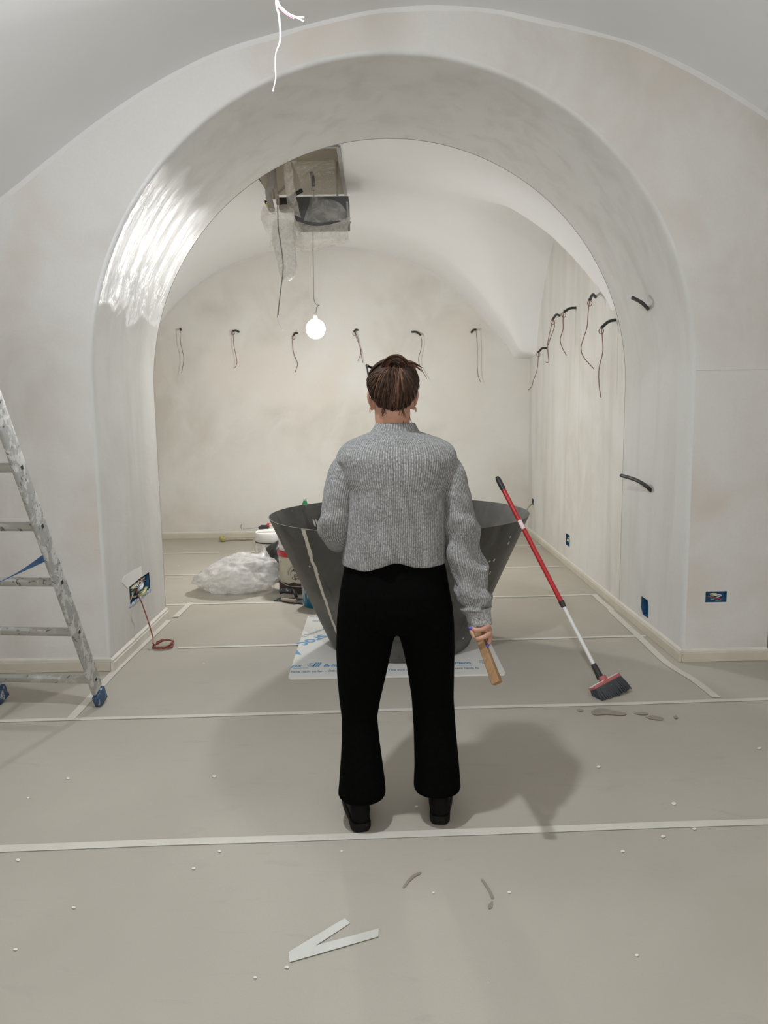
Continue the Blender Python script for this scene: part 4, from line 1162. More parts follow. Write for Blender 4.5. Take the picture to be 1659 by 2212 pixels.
# blue bucket by the foot of the cone
ub = Vector((-0.497, 5.86, 0))
ut = empty('blue_bucket', ub, 'blue bucket with pale drips half hidden behind the cone', 'bucket')
UR = 0.118
MB().lathe([(0.001, 0.01), (UR-.012, 0.008), (UR-.01, 0.0), (UR-.006, 0.006), (UR+.012, 0.225), (UR+.018, 0.228), (UR+.018, 0.24), (UR+.008, 0.24), (UR-.01, 0.02), (0.001, 0.016)], ub, 36).build('body', M['blue_bucket'], ut)
for k, (a, z1, z0) in enumerate(((-2.75, .2, .06), (-2.6, .21, .09), (-2.5, .2, .05), (-2.35, .215, .11), (-2.2, .2, .07))):
    pts = []
    for i in range(7):
        z = z1+(z0-z1)*i/6; r = UR-.006+.018*z/.225+.0006; aa = a+0.02*sin(i*1.7+k); pts.append(ub+Vector((r*cos(aa), r*sin(aa), z)))
    MB().tube(pts, [0.0035]*5+[0.004, 0.002], 6).build('drip', M['bucket_drip'], ut)
wire_handle([ub+Vector((-UR*1.1, -0.03, 0.235)), ub+Vector((-UR*1.2, -0.07, 0.26)), ub+Vector((-UR*1.1, -0.06, 0.31)), ub+Vector((-UR*0.6, 0.0, 0.34))], ut)
# plastering trowel in front of the tin
tt = empty('trowel', G(625, 1300), 'plaster-spattered black trowel lying in front of the cream tin', 'trowel')
TY = 6.05
MB().tube(catmull([P(604, 1279, TY), P(612, 1276, TY), P(625, 1275, TY), P(634, 1278, TY), P(639, 1284, TY), P(640, 1292, TY)], 5), [0.020]*14+[0.015]*12, 10).build('handle', M['trowel_black'], tt)
MB().tube(catmull([G(609, 1294, 0.02), G(625, 1297, 0.02), G(640, 1298, 0.022)], 4), 0.014, 10).build('shank', M['wood_old'], tt)
tq = [G(590, 1298, 0.003), G(604, 1291, 0.003), G(655, 1294, 0.003), G(655, 1305, 0.003)]
MB().add(tq+[p+Vector((0, 0, 0.003)) for p in tq], [(3, 2, 1, 0), (4, 5, 6, 7), (0, 1, 5, 4), (1, 2, 6, 5), (2, 3, 7, 6), (3, 0, 4, 7)]).build('blade', M['trowel_black'], tt, False)
MB().tube([P(640, 1290, TY), G(640, 1298, 0.006)], 0.013, 8).build('post', M['trowel_black'], tt)
# paint brush on the floor by the back wall
pbm = empty('paint_brush', G(500, 1165), 'long-handled paint brush with olive bristles on the floor by the back wall', 'brush')
MB().tube([G(487, 1166, 0.018), G(500, 1165, 0.018), G(530, 1164.5, 0.016), G(548, 1164.5, 0.016)], [0.014, 0.011, 0.013, 0.009], 8).build('handle', M['wood_old'], pbm)
MB().tube([G(488, 1166, 0.022), G(484, 1165, 0.028), G(480, 1163.5, 0.035), G(477, 1162.5, 0.038)], [0.018, 0.030, 0.036, 0.024], 10).build('bristles', M['brush_hair'], pbm)

# bag of clear film
def film_blob():
    bm = bmesh.new(); bmesh.ops.create_icosphere(bm, subdivisions=5, radius=1.0)
    L = G(432, 1277); Rr = G(597, 1268); c = (L+Rr)/2; c.y = 6.38
    half = (Rr.x-L.x)/2
    for v in bm.verts:
        d = v.co.copy(); n1 = noise.noise(d*1.6+Vector((3, 1, 2))); n2 = noise.noise(d*4.0); rid = 1-2*abs(noise.noise(d*3.0+Vector((7, 7, 7)))); r3 = 1-2*abs(noise.noise(d*7.5))
        r4 = 1-2*abs(noise.noise(d*14)); s = 1+0.22*n1+0.08*n2+0.085*rid+0.05*r3+0.018*r4
        p = Vector((d.x*half*0.98*s, d.y*0.24*s, d.z*0.165*s))
        p.z *= 1.0-0.42*max(0, -d.x)**1.3          # flatter towards the left
        p.z = max(p.z+0.15-0.06*max(0, -d.x), 0.004)
        v.co = Vector((c.x+p.x, c.y+p.y, p.z))
    me = bpy.data.meshes.new('bag'); bm.to_mesh(me); bm.free(); me.shade_smooth()
    return me, c
me, c = film_blob()
fb = empty('film_bag', (c.x, c.y, 0), 'crumpled wad of clear plastic film lying on the floor left of the tins', 'plastic bag')
link_mesh('wad', me, M['film_bag'], fb)
film_sheet('loose_end', [PW([(548, 1222, 0), (560, 1222, -.05), (580, 1226, -.02), (596, 1232, .05)], 6.35), PW([(548, 1200, 0), (562, 1205, -.05), (580, 1212, -.02), (594, 1222, .05)], 6.36), PW([(562, 1192, .02), (570, 1194, -.02), (582, 1205, 0), (590, 1212, .05)], 6.38), PW([(568, 1178, .03), (573, 1178, .0), (578, 1190, 0), (582, 1200, .05)], 6.4)], M['film_bag'], fb, 0.016, 12, 6, 41)
film_sheet('loose_end', [PW([(578, 1250, 0), (588, 1256, -.05), (597, 1256, 0)], 6.3), PW([(584, 1262, 0), (590, 1264, -.04), (595, 1264, 0)], 6.28), PW([(590, 1270, 0), (592, 1272, -.02), (594, 1271, 0)], 6.27)], M['film_bag'], fb, 0.012, 14, 6, 47)

# ------------------------------------------------------------------ broom leaning on the cone's rim
bf = G(1306, 1478, 0.11)
br_foot = Vector((bf.x, 4.02, 0.0)); br_foot = P(1297, 1464, 3.935)      # socket on the broom head
rimp = cone_pt(theta_of(1119, 1111, CH), CH, 0.016)
dirp = (P(1113, 1107, rimp.y-0.02)-br_foot); dl = dirp.length; dirp.normalize()
def bp(px, py):   # point on the pole nearest to the line of sight
    d = ray(px, py).normalized(); w0 = br_foot-CAMP; b = dirp.dot(d); e = d.dot(w0); dd = dirp.dot(w0)
    s = (b*e-dd)/(1-b*b); return br_foot+dirp*s
bro = empty('broom', Vector((br_foot.x, br_foot.y, 0)), 'red and white handled broom leaning on the rim of the steel cone', 'broom')
MB().tube([bp(1286, 1440), bp(1216, 1306)], 0.0105, 12).build('lower_pole', M['white_paint'], bro)
MB().tube([bp(1212, 1303), bp(1079, 1058)], 0.0135, 14).build('upper_pole', M['red'], bro)
MB().tube([bp(1219, 1311), bp(1215, 1303), bp(1211, 1299)], [0.013, 0.0165, 0.016], 12).build('locking_collar', M['black_plastic'], bro)
MB().tube([bp(1081, 1062), bp(1078, 1056), bp(1072, 1046), bp(1068, 1039), bp(1066, 1034)], [0.0145, 0.016, 0.016, 0.0155, 0.010], 14).build('grip', M['black_plastic'], bro)
pe = bp(1067, 1037)
lab0, lab1 = bp(1115, 1128), bp(1125, 1146)
tc = (CAMP-lab0).normalized(); sd = dirp.cross(tc).normalized(); tc = sd.cross(dirp)
rings = [[p+sd*(0.0142*sin(a))+tc*(0.0142*cos(a)) for a in (-0.9, -0.45, 0, 0.45, 0.9)]+[p+sd*(0.0137*sin(a))+tc*(0.0137*cos(a)) for a in (0.9, 0, -0.9)] for p in (lab0, lab1)]
MB().loft(rings).build('label', M['pink_label'], bro)
MB().tube([bp(1282, 1434), bp(1284, 1440), bp(1290, 1450), bp(1297, 1461), bp(1300, 1465)], [0.014, 0.016, 0.017, 0.019, 0.021], 12).build('socket', M['black_plastic'], bro)
# head: bar across, its length from lower left to upper right as seen
hd0 = P(1279, 1488, 3.865); hd1 = P(1334, 1459, 3.965)
hx = (hd1-hd0).normalized(); hn = -dirp; hn = (hn-hx*hn.dot(hx)).normalized(); hy = hx.cross(hn)
hc = (hd0+hd1)/2; HL = (hd1-hd0).length
Rm = Matrix((hx, hy, hn)).transposed()
MB().box(hc, (HL, 0.055, 0.018), Rm).build('head_block', M['red_dull'], bro, True, 30, 0.005)
MB().box(hc-hn*0.008, (HL*1.0, 0.035, 0.010), Rm).build('head_ridge', M['pink_label'], bro, True, 30, 0.003)
MB().tube([hc-hn*0.004, hc-hn*0.035], [0.024, 0.020], 12).build('neck', M['red_dull'], bro)
rnd = random.Random(4); mb = MB()
for i in range(34):
    for j in range(6):
        u = (i/33-0.5)*(HL-0.012); v = (j/5-0.5)*0.046
        a = hc+hx*u+hy*v+hn*0.008
        L = 0.082+rnd.uniform(-0.006, 0.004)
        tip = a+hn*L+hx*(u*0.18+rnd.uniform(-.006, .006))+hy*(v*0.45+rnd.uniform(-.006, .006))
        mid = (a+tip)/2+hx*rnd.uniform(-.003, .003)
        if tip.z < 0.003: tip.z = 0.003
        mb.tube([a, mid, tip], [0.0044, 0.0046, 0.0024], 5)
o = mb.build('bristles', M['bristle'], bro); o['kind'] = 'stuff'

# ------------------------------------------------------------------ ladder
def ladder():
    A0 = Vector((-1.475, 3.875, 0)); A1 = Vector((-2.02, 3.93, 0))
    top = P(3, 905, 3.22); dr = (top-Vector((-1.475, 3.87, 0))).normalized()
    LT = 2.15/dr.z
    t = empty('stepladder', (A0+A1)/2, 'paint-spattered aluminium stepladder with blue feet at the left edge', 'ladder')
    rx = (A1-A0).normalized(); out = -rx; nrm = dr.cross(out).normalized()
    if nrm.y > 0: nrm = -nrm
    def rail(base, drx, nr, L):
        mb = MB(); R = Matrix((out, nr, drx)).transposed()
        mb.box(base+drx*(L/2+0.05), (0.022, 0.084, L-0.1), R)
        return mb.build('rail', M['ladder_alu'], t, True, 30, 0.004)
    rail(A0, dr, nrm, LT); rail(A1, dr, nrm, LT)
    # hinged rear frame, standing nearer the camera and outside the picture
    topm = A0+dr*LT
    dr2 = Vector((-0.11, -0.62, -2.15)); dr2 = dr2.normalized()
    Bs = []
    for a in (A0, A1):
        b = a+dr*LT+Vector((0, 0, -0.02)); L2 = (b.z-0.0)/-dr2.z; foot = b+dr2*L2; Bs.append((foot, -dr2, L2))
        rail(foot, -dr2, nrm, L2)
    def foot(base, d):
        R = Matrix((out, nrm, d)).transposed(); mb = MB()
        mb.box(base+d*0.045+nrm*0.0, (0.032, 0.094, 0.080), R)
        ob = mb.build('foot', M['ladder_foot'], t, True, 30, 0.005)
        for v in ob.data.vertices:
            if v.co.z < 0.012: v.co.z = 0.001
    foot(A0, dr); foot(A1, dr)
    for f, d, L2 in Bs: foot(f, d)
    def rungs(a, b, d, zs_):
        for z in zs_:
            p, q = a+d*(z/d.z), b+d*(z/d.z)
            mb = MB(); R = Matrix((rx, nrm, d)).transposed(); mb.box((p+q)/2, ((q-p).length, 0.032, 0.034), R)
            mb.build('rung', M['ladder_rung'], t, True, 30, 0.004)
            # flared collar on the outer face; black plate paints the hollow's shade
            e = p+out*0.0112
            ring = MB(); k = 0.019
            cr = [e+nrm*(k*cos(pi/4+g*pi/2)*1.1)+d*(k*sin(pi/4+g*pi/2)*1.1) for g in range(4)]
            ci = [e+nrm*(k*cos(pi/4+g*pi/2)*.78)+d*(k*sin(pi/4+g*pi/2)*.78)+out*0.003 for g in range(4)]
            cb = [v-out*0.0022 for v in ci]
            ring.loft([cr, ci, cb], False).build('rung_collar', M['ladder_rung'], t, False)
            MB().add([v+out*0.0002 for v in cb], [(0, 1, 2, 3)]).build('rung_hole_shade', M['print_black'], t, False)
    ZR = []
    for px, py in ((205, 1468), (163, 1365), (122, 1257), (75, 1137), (27, 1010)):
        # height of the rung where it meets the right rail
        best = min((abs((H/2-FPX*((A0+dr*s-CAMP).dot(upv))/((A0+dr*s-CAMP).dot(fwd)))-py), s) for s in [i*0.004 for i in range(5, 600)])
        ZR.append((best[1]*dr.z))
    st = (ZR[-1]-ZR[0])/4
    ZR += [ZR[-1]+st, ZR[-1]+2*st, ]
    rungs(A0, A1, dr, [z for z in ZR if z < 2.1])
    (f0, d0, L0), (f1, d1, L1) = Bs
    rungs(f0, f1, d0, [z for z in ZR if z < 2.1])
    s0 = A0+dr*(0.865/dr.z)+rx*0.01
    s1 = P(-70, 1285, 2.85)
    rings = []
    for i in range(9):
        f = i/8; p = s0*(1-f)+s1*f+Vector((0, 0, -0.012*sin(pi*f))); tw = 1.2*f; w = 0.021*(1-0.85*min(1, f*2.2))
        dv = Vector((0, 0, 1))*cos(tw)+nrm*sin(tw)
        rings.append([p+dv*w+out*0.001, p-dv*w+out*0.001, p-dv*w-out*0.001, p+dv*w-out*0.001])
    MB().loft(rings).build('strap', M['strap'], t, True)
    MB().bar(A0+dr*(LT-0.02), A1+dr*(LT-0.02), 0.06, 0.02, nrm).build('hinge_bar', M['ladder_alu'], t, False)
    # blue paint mark on the rail
    q = A0+dr*((ZR[4]+0.05)/dr.z)
    return t
ladder()

# ------------------------------------------------------------------ the person
YP = 2.68
person = empty('person', (0.05, 2.66, 0), 'person seen from behind in grey ribbed sweater and black trousers, holding a wooden stick', 'person')

def cap_chain(mb, pts, rad, seg=14):
    """tapered limb with rounded ends"""
    pts = [Vector(p) for p in pts]
    d0 = (pts[0]-pts[1]).normalized(); d1 = (pts[-1]-pts[-2]).normalized()
    P_ = [pts[0]+d0*rad[0]*0.95, pts[0]+d0*rad[0]*0.7]+pts+[pts[-1]+d1*rad[-1]*0.7, pts[-1]+d1*rad[-1]*0.95]
    R_ = [rad[0]*0.25, rad[0]*0.72]+list(rad)+[rad[-1]*0.72, rad[-1]*0.25]
    mb.tube(P_, R_, seg)
def ering(c, rx, ry, n=20, ex=2.0):
    c = Vector(c); out = []
    for k in range(n):
        a = 2*pi*k/n; ca, sa = cos(a), sin(a)
        out.append(c+Vector((rx*math.copysign(abs(ca)**(2/ex), ca), ry*math.copysign(abs(sa)**(2/ex), sa), 0)))
    return out
HX, HY = 0.050, 2.705          # head centre
body = MB()
# trunk, neck
body.loft([ering((0.05, YP, z), rx, ry) for z, rx, ry in ((0.80, 0.13, 0.085), (0.90, 0.155, 0.10), (0.98, 0.14, 0.095), (1.08, 0.125, 0.085), (1.20, 0.14, 0.095), (1.30, 0.155, 0.10), (1.37, 0.15, 0.085), (1.41, 0.10, 0.065), (1.435, 0.062, 0.058))])
body.loft([ering((0.048, YP+0.004+0.02*(z-1.40), z), r, r*(0.84 if z < 1.47 else 0.95)) for z, r in ((1.38, 0.068), (1.425, 0.062), (1.46, 0.060), (1.50, 0.062), (1.56, 0.060))])
# head: cranium and face
body.ball((HX, HY-0.004, 1.585), (0.074, 0.090, 0.088), 24, 16)
body.loft([ering((HX, HY+dy, z), rx, ry, 20) for z, rx, ry, dy in ((1.447, 0.022, 0.024, 0.062), (1.458, 0.036, 0.042, 0.048), (1.49, 0.054, 0.06, 0.03), (1.53, 0.064, 0.072, 0.018), (1.57, 0.069, 0.078, 0.012), (1.61, 0.070, 0.08, 0.008))])
body.tube([(HX, HY+0.088, 1.572), (HX, HY+0.098, 1.552), (HX, HY+0.109, 1.533), (HX, HY+0.098, 1.524)], [0.009, 0.010, 0.013, 0.010], 10)   # nose
body.tube([(HX-0.022, HY+0.086, 1.497), (HX, HY+0.095, 1.499), (HX+0.022, HY+0.086, 1.497)], [0.004, 0.0075, 0.004], 8)                    # lips
body.tube([(HX-0.020, HY+0.086, 1.487), (HX, HY+0.094, 1.486), (HX+0.020, HY+0.086, 1.487)], [0.004, 0.0080, 0.004], 8)
body.tube([(HX-0.05, HY+0.066, 1.588), (HX-0.025, HY+0.084, 1.593), (HX, HY+0.086, 1.588), (HX+0.025, HY+0.084, 1.593), (HX+0.05, HY+0.066, 1.588)], [0.006, 0.009, 0.008, 0.009, 0.006], 8)  # brow
for s in (-1, 1):              # eyelids
    for dz, dy, r_ in ((0.0085, 0.0035, 0.0050), (-0.0085, 0.002, 0.0042)):
        body.tube([(HX+s*0.014, HY+0.076, 1.565+dz*0.2), (HX+s*0.022, HY+0.078+dy, 1.566+dz*0.9), (HX+s*0.031, HY+0.0785+dy, 1.566+dz), (HX+s*0.040, HY+0.074+dy, 1.566+dz*0.85), (HX+s*0.047, HY+0.068, 1.565+dz*0.2)], r_, 8)
for s in (-1, 1):              # ears
    e = Vector((HX+s*0.0745, HY-0.004, 1.546))
    body.ball(e+Vector((-s*0.010, 0.004, -0.002)), (0.014, 0.017, 0.032), 12, 8)
    body.tube(catmull([e+Vector((-s*0.008, 0.012, -0.024)), e+Vector((s*0.002, -0.008, -0.018)), e+Vector((s*0.010, -0.018, 0.008)), e+Vector((s*0.010, -0.012, 0.026)), e+Vector((s*0.002, 0.006, 0.032)), e+Vector((-s*0.006, 0.016, 0.016))], 4), 0.0055, 8)
    body.loft([[e+Vector((s*q, y_, z_)) for y_, z_ in ((0.012, -0.026), (-0.006, -0.022), (-0.014, 0.006), (-0.008, 0.024), (0.008, 0.026), (0.014, 0.0))] for q in (-0.01, 0.002)])
    body.ball(e+Vector((-s*0.001, 0.004, -0.029)), (0.006, 0.007, 0.009), 8, 6)
# arms
SL = Vector((-0.118, YP, 1.305)); SR_ = Vector((0.232, YP, 1.31))
EL = P(726, 1150, 2.69); HL_ = P(784, 1128, 2.955)
ER = P(998, 1178, 2.66); WR_ = P(1037, 1338, 2.60)
cap_chain(body, [SL, SL*0.5+EL*0.5, EL], [0.042, 0.040, 0.034]); cap_chain(body, [EL, EL*0.4+HL_*0.6, HL_], [0.036, 0.033, 0.024])
cap_chain(body, [SR_, SR_*0.5+ER*0.5, ER], [0.042, 0.040, 0.034]); cap_chain(body, [ER, ER*0.45+WR_*0.55, WR_], [0.036, 0.033, 0.024])
# legs and feet
for s, hipx, kn, an in ((-1, -0.035, P(778, 1545, 2.70), P(781, 1735, 2.66)), (1, 0.135, P(935, 1540, 2.71), P(944, 1722, 2.69))):
    hip = Vector((hipx, YP, 0.84))
    cap_chain(body, [hip, hip*0.5+kn*0.5, kn], [0.082, 0.068, 0.052]); cap_chain(body, [kn, kn*0.65+an*0.35, an], [0.050, 0.046, 0.028])
    cap_chain(body, [Vector((an.x, an.y-0.012, 0.062)), Vector((an.x+s*0.008, an.y+0.07, 0.048)), Vector((an.x+s*0.014, an.y+0.13, 0.042))], [0.026, 0.022, 0.016])
# right hand gripping the stick
ST0 = P(1027, 1350, 2.585); ST1 = P(1074, 1476, 2.45)
pal = [WR_, P(1044, 1350, 2.615), P(1050, 1362, 2.61), P(1052, 1374, 2.605)]
body.tube(pal, [0.021, 0.024, 0.026, 0.022], 12, True, 0.62)
F1 = [P(1052, 1351, 2.60), P(1054, 1354, 2.565), P(1044, 1359, 2.541), P(1030, 1361, 2.534), P(1018, 1357, 2.543)]
F2 = [P(1055, 1362, 2.60), P(1058, 1368, 2.56), P(1050, 1374, 2.528), P(1040, 1378, 2.517), P(1031, 1380, 2.522)]
F3 = [P(1055, 1370, 2.60), P(1059, 1376, 2.565), P(1057, 1385, 2.535), P(1053, 1394, 2.528)]
F4 = [P(1053, 1376, 2.61), P(1055, 1384, 2.60), P(1047, 1392, 2.585), P(1039, 1392, 2.585)]
TH_ = [P(1030, 1346, 2.62), P(1020, 1354, 2.605), P(1019, 1364, 2.59), P(1025, 1376, 2.57)]
for f, r in ((F1, 0.0092), (F2, 0.0092), (F3, 0.0085), (F4, 0.0078), (TH_, 0.0095)):
    c_ = catmull(f, 3); cap_chain(body, c_, [r*(1.08-0.22*i/(len(c_)-1)) for i in range(len(c_))], 10)
# left hand, held in front of the waist
dl_ = (HL_-EL).normalized(); hs = Vector((0, 0, 1)); hn_ = dl_.cross(hs).normalized()
body.tube([HL_, HL_+dl_*0.03, HL_+dl_*0.085], [0.022, 0.028, 0.034], 12, True, 0.42)
lh_tips = []
for k, (off, ln) in enumerate(((0.028, 0.068), (0.010, 0.076), (-0.009, 0.070), (-0.027, 0.056))):
    b0 = HL_+dl_*0.085+Vector((0, 0, off)); cu = hn_*-1
    f = [b0, b0+dl_*ln*0.45+cu*0.008, b0+dl_*ln*0.72+cu*0.028, b0+dl_*ln*0.78+cu*0.052]
    cap_chain(body, catmull(f, 3), [0.0085-0.0002*i for i in range(10)], 10)
    lh_tips.append((f[-1], cu))
f = [HL_+dl_*0.015+Vector((0, 0, 0.022)), HL_+dl_*0.045+Vector((0, 0, 0.045))-hn_*0.012, HL_+dl_*0.075+Vector((0, 0, 0.050))-hn_*0.024]
cap_chain(body, catmull(f, 3), [0.0105-0.0003*i for i in range(7)], 10)
remeshed(body, 'body', M['skin'], person, 0.0034, 5)
def nail(c, out_, along, parent=person):
    c, out_, along = Vector(c), Vector(out_).normalized(), Vector(along).normalized()
    sd_ = out_.cross(along).normalized(); rings = []
    for q, w in ((-0.0065, 0.0045), (-0.003, 0.0056), (0.003, 0.0056), (0.007, 0.004)):
        rings.append([c+along*q+sd_*x*w+out_*z_ for x, z_ in ((-1, -0.001), (-0.5, 0.0012), (0.5, 0.0012), (1, -0.001), (0, -0.002))])
    MB().loft(rings).build('nail', M['nail'], parent, True, 180)
tocam = (CAMP-F1[-1]).normalized()
nail(F1[-1]+tocam*0.0075+Vector((-0.003, 0, 0)), tocam+Vector((-0.3, 0, 0)), F1[-1]-F1[-2])
nail(F3[-1]+tocam*0.0072, tocam, F3[-1]-F3[-2])
for tip, cu in lh_tips: nail(tip+dl_*0.007, dl_, cu)
for s in (-1, 1):
    ey = MB(); ey.ball((HX+s*0.030, HY+0.0715, 1.566), 0.0115, 14, 10); ey.build('eye', M['eye_white'], person)
    ir = MB(); ir.ball((HX+s*0.030, HY+0.0812, 1.5655), (0.0060, 0.0028, 0.0060), 12, 8); ir.build('iris', M['hair'], person)
    e = Vector((HX+s*0.0785, HY-0.006, 1.511))
    MB().tube([e+Vector((0.0015*s, 0.0065*cos(a*pi/8), 0.0075*sin(a*pi/8))) for a in range(17)], 0.0018, 6, False).build('earring', M['gold'], person)

# wooden stick
wst = MB(); dS = (ST1-ST0).normalized(); sx_ = Vector((1, 0, 0)); sx_ = (sx_-dS*sx_.dot(dS)).normalized(); sy_ = dS.cross(sx_)
def sring(t, a, b, rot=0.62):
    c = ST0*(1-t)+ST1*t; X = sx_*cos(rot)+sy_*sin(rot); Y = -sx_*sin(rot)+sy_*cos(rot)
    ch = 0.18
    return [c+X*(a*u)+Y*(b*v) for u, v in ((1, 1-ch), (1-ch, 1), (-1+ch, 1), (-1, 1-ch), (-1, -1+ch), (-1+ch, -1), (1-ch, -1), (1, -1+ch))]
wst.loft([sring(t, a, b) for t, a, b in ((-0.06, 0.0105, 0.0095), (-0.03, 0.012, 0.011), (0.25, 0.0125, 0.0115), (0.5, 0.0135, 0.0125), (0.985, 0.0155, 0.0145), (1.0, 0.0145, 0.0135))])
tag(wst.build('wooden_stick', M['wood'], None, True, 25), 'short square wooden stick held in the right hand', 'stick')
kn_ = ST0*0.06+ST1*0.94
tc_ = (CAMP-kn_).normalized()

# trousers
tr = MB()
def zof(py): return P(850, py, YP).z
def xspan(py, a, b, Y=YP): return P(a, py, Y).x, P(b, py, Y).x
def body_ring(py, a, b, d0, d1, ex=2.2, n=36):
    xa, xb = xspan(py, a, b); z = zof(py); c = Vector(((xa+xb)/2, YP+(d1-d0)/2, z))
    return ering(c, (xb-xa)/2, (d0+d1)/2, n, ex)
tr.loft([body_ring(py, a, b, d0, d1) for py, a, b, d0, d1 in ((1165, 752, 955, .10, .10), (1219, 744, 962, .115, .11), (1269, 735, 970, .135, .11), (1310, 730, 977, .135, .11), (1340, 727, 980, .125, .105), (1356, 735, 973, .10, .095))])
def leg_ring(py, a, b, d, yc, n=30, ex=2.2, tilt=0.0):
    xa, xb = xspan(py, a, b, yc); z = P(850, py, yc).z
    r = ering(((xa+xb)/2, yc, z), (xb-xa)/2, d, n, ex)
    return r
LEFT = [(1300, 731, 850, .105, 2.68), (1345, 727, 858, .11, 2.68), (1401, 726, 846, .102, 2.685), (1457, 728, 834, .095, 2.69), (1508, 733, 822, .085, 2.70), (1547, 738, 815, .078, 2.70), (1598, 738, 820, .082, 2.69), (1642, 735.5, 826, .09, 2.68), (1680, 733, 831, .098, 2.67), (1712, 730, 834, .104, 2.665)]
RIGHT = [(1300, 858, 977, .105, 2.68), (1345, 854, 981, .11, 2.68), (1401, 870, 982, .102, 2.685), (1442, 879, 981, .096, 2.69), (1508, 889, 980, .085, 2.70), (1568, 893, 984, .082, 2.70), (1613, 894.5, 988, .086, 2.695), (1657, 895, 992, .092, 2.69), (1701, 893, 995, .098, 2.685)]
for L_ in (LEFT, RIGHT): tr.loft([leg_ring(*r) for r in L_])
remeshed(tr, 'trousers', M['trousers'], person, 0.008, 4)

# shoes
def shoe(name, hx_, hy_, ang_):
    t = empty(name, (hx_, hy_, 0)); t.parent = person; t.matrix_parent_inverse = Matrix.Translation(-person.location)
    R = Matrix.Rotation(ang_, 3, 'Z'); o_ = Vector((hx_, hy_, 0))
    def rg(y, w, z0, z1, n=20):
        return [o_+R @ Vector((w*math.copysign(abs(cos(a))**0.75, cos(a)), y, (z0+z1)/2+(z1-z0)/2*math.copysign(abs(sin(a))**0.8, sin(a)))) for a in [2*pi*k/n for k in range(n)]]
    up_ = MB().loft([rg(y, w, z0, z1) for y, w, z0, z1 in ((0.0, 0.016, 0.035, 0.085), (0.004, 0.026, 0.026, 0.105), (0.018, 0.035, 0.022, 0.118), (0.05, 0.037, 0.022, 0.120), (0.085, 0.038, 0.022, 0.115), (0.12, 0.041, 0.022, 0.092), (0.17, 0.046, 0.022, 0.075), (0.215, 0.044, 0.022, 0.062), (0.245, 0.034, 0.022, 0.052), (0.262, 0.016, 0.025, 0.04))])
    u = up_.build('shoe_upper', M['shoe'], None, True, 60)
    so = []
    pr = [(0.0, 0.018), (0.006, 0.028), (0.025, 0.037), (0.09, 0.038), (0.15, 0.045), (0.205, 0.047), (0.245, 0.037), (0.268, 0.014)]
    loop = [(w, y) for y, w in pr]+[(-w, y) for y, w in reversed(pr)]
    s_ = MB().loft([[o_+R @ Vector((x*k, -0.003+y, z)) for x, y in loop] for z, k in ((0.0015, 0.95), (0.006, 1.0), (0.026, 1.02), (0.032, 0.98))])
    s = s_.build('shoe_sole', M['shoe_sole'], None, True, 40)
    for q in (u, s):
        q.parent = t; q.matrix_parent_inverse = Matrix.Translation(-o_)
    return t
shoe('shoe', G(781, 1800).x, 2.600, 0.16)
shoe('shoe', G(950, 1783).x, 2.640, -0.10)

# sweater: trunk, then sleeves, collar and cuffs as sub-parts
def uv_loft(rings, n, closed_u=True):
    """loft with metric UVs: u round the garment, v along it"""
    mb = MB(); R = [r+[r[0]] for r in rings]
    m = len(R[0]); ref = len(R)//2
    us = [0.0]
    for k in range(1, m): us.append(us[-1]+(R[ref][k]-R[ref][k-1]).length)
    v = 0.0; uv = []; vs = []
    for i, r in enumerate(R):
        if i: v += (r[m//4]-R[i-1][m//4]).length
        for k, p in enumerate(r): vs.append(p); uv.append((us[k], v))
    fs = [(i*m+k, i*m+k+1, (i+1)*m+k+1, (i+1)*m+k) for i in range(len(R)-1) for k in range(m-1)]
    return mb.add(vs, fs, uv)
def dense(rows_, k):
    """rows of numbers -> Catmull-Rom interpolated rows"""
    out = []; n = len(rows_)
    for i in range(n-1):
        a, b, c, d = rows_[max(i-1, 0)], rows_[i], rows_[i+1], rows_[min(i+2, n-1)]
        for j in range(k):
            t = j/k
            out.append([0.5*((2*q)+(r-p)*t+(2*p-5*q+4*r-s)*t*t+(3*q-p-3*r+s)*t**3) for p, q, r, s in zip(a, b, c, d)])
    out.append(list(rows_[-1])); return out
TROWS = [(1213, 739.5, 961.5, .128, .125), (1200, 740, 961.5, .130, .127), (1161, 744.5, 961.5, .130, .128), (1121, 746.5, 962, .125, .128), (1063, 749, 965, .124, .13), (1036, 738, 976, .124, .13), (1010, 732, 983, .122, .125), (990, 726, 987, .117, .115), (974, 730, 983, .106, .108), (961, 740, 974, .096, .10), (950, 755, 956, .086, .09), (941, 776, 932, .076, .08), (933, 797, 908, .068, .078), (929, 803, 904, .064, .074)]
NT_ = 96
rings = []
for row in dense(TROWS, 5):
    py, a, b, d0, d1 = row
    r = body_ring(py, a, b, d0, d1, 2.35 if py > 960 else 2.1, NT_)
    f = min(1, max(0, (py-960)/250))
    for k, p in enumerate(r):
        ca = 2*pi*k/NT_; back = max(0, -sin(ca))
        # soft vertical folds growing to the hem; hem dips at the left and lifts at the middle
        fold = f*f*(0.007*sin(p.x*38+1.0)+0.004*sin(p.x*83+0.4))+0.004*noise.noise(Vector((p.x*6, 0, p.z*5)))
        p.y -= fold*back
        dp = f**6
        if back > 0.0 or True:
            p.z += dp*back*(0.018*exp(-((p.x-0.055)/0.07)**2)-0.010*exp(-((p.x+0.08)/0.05)**2)+0.004*sin(p.x*40))
    rings.append(r)
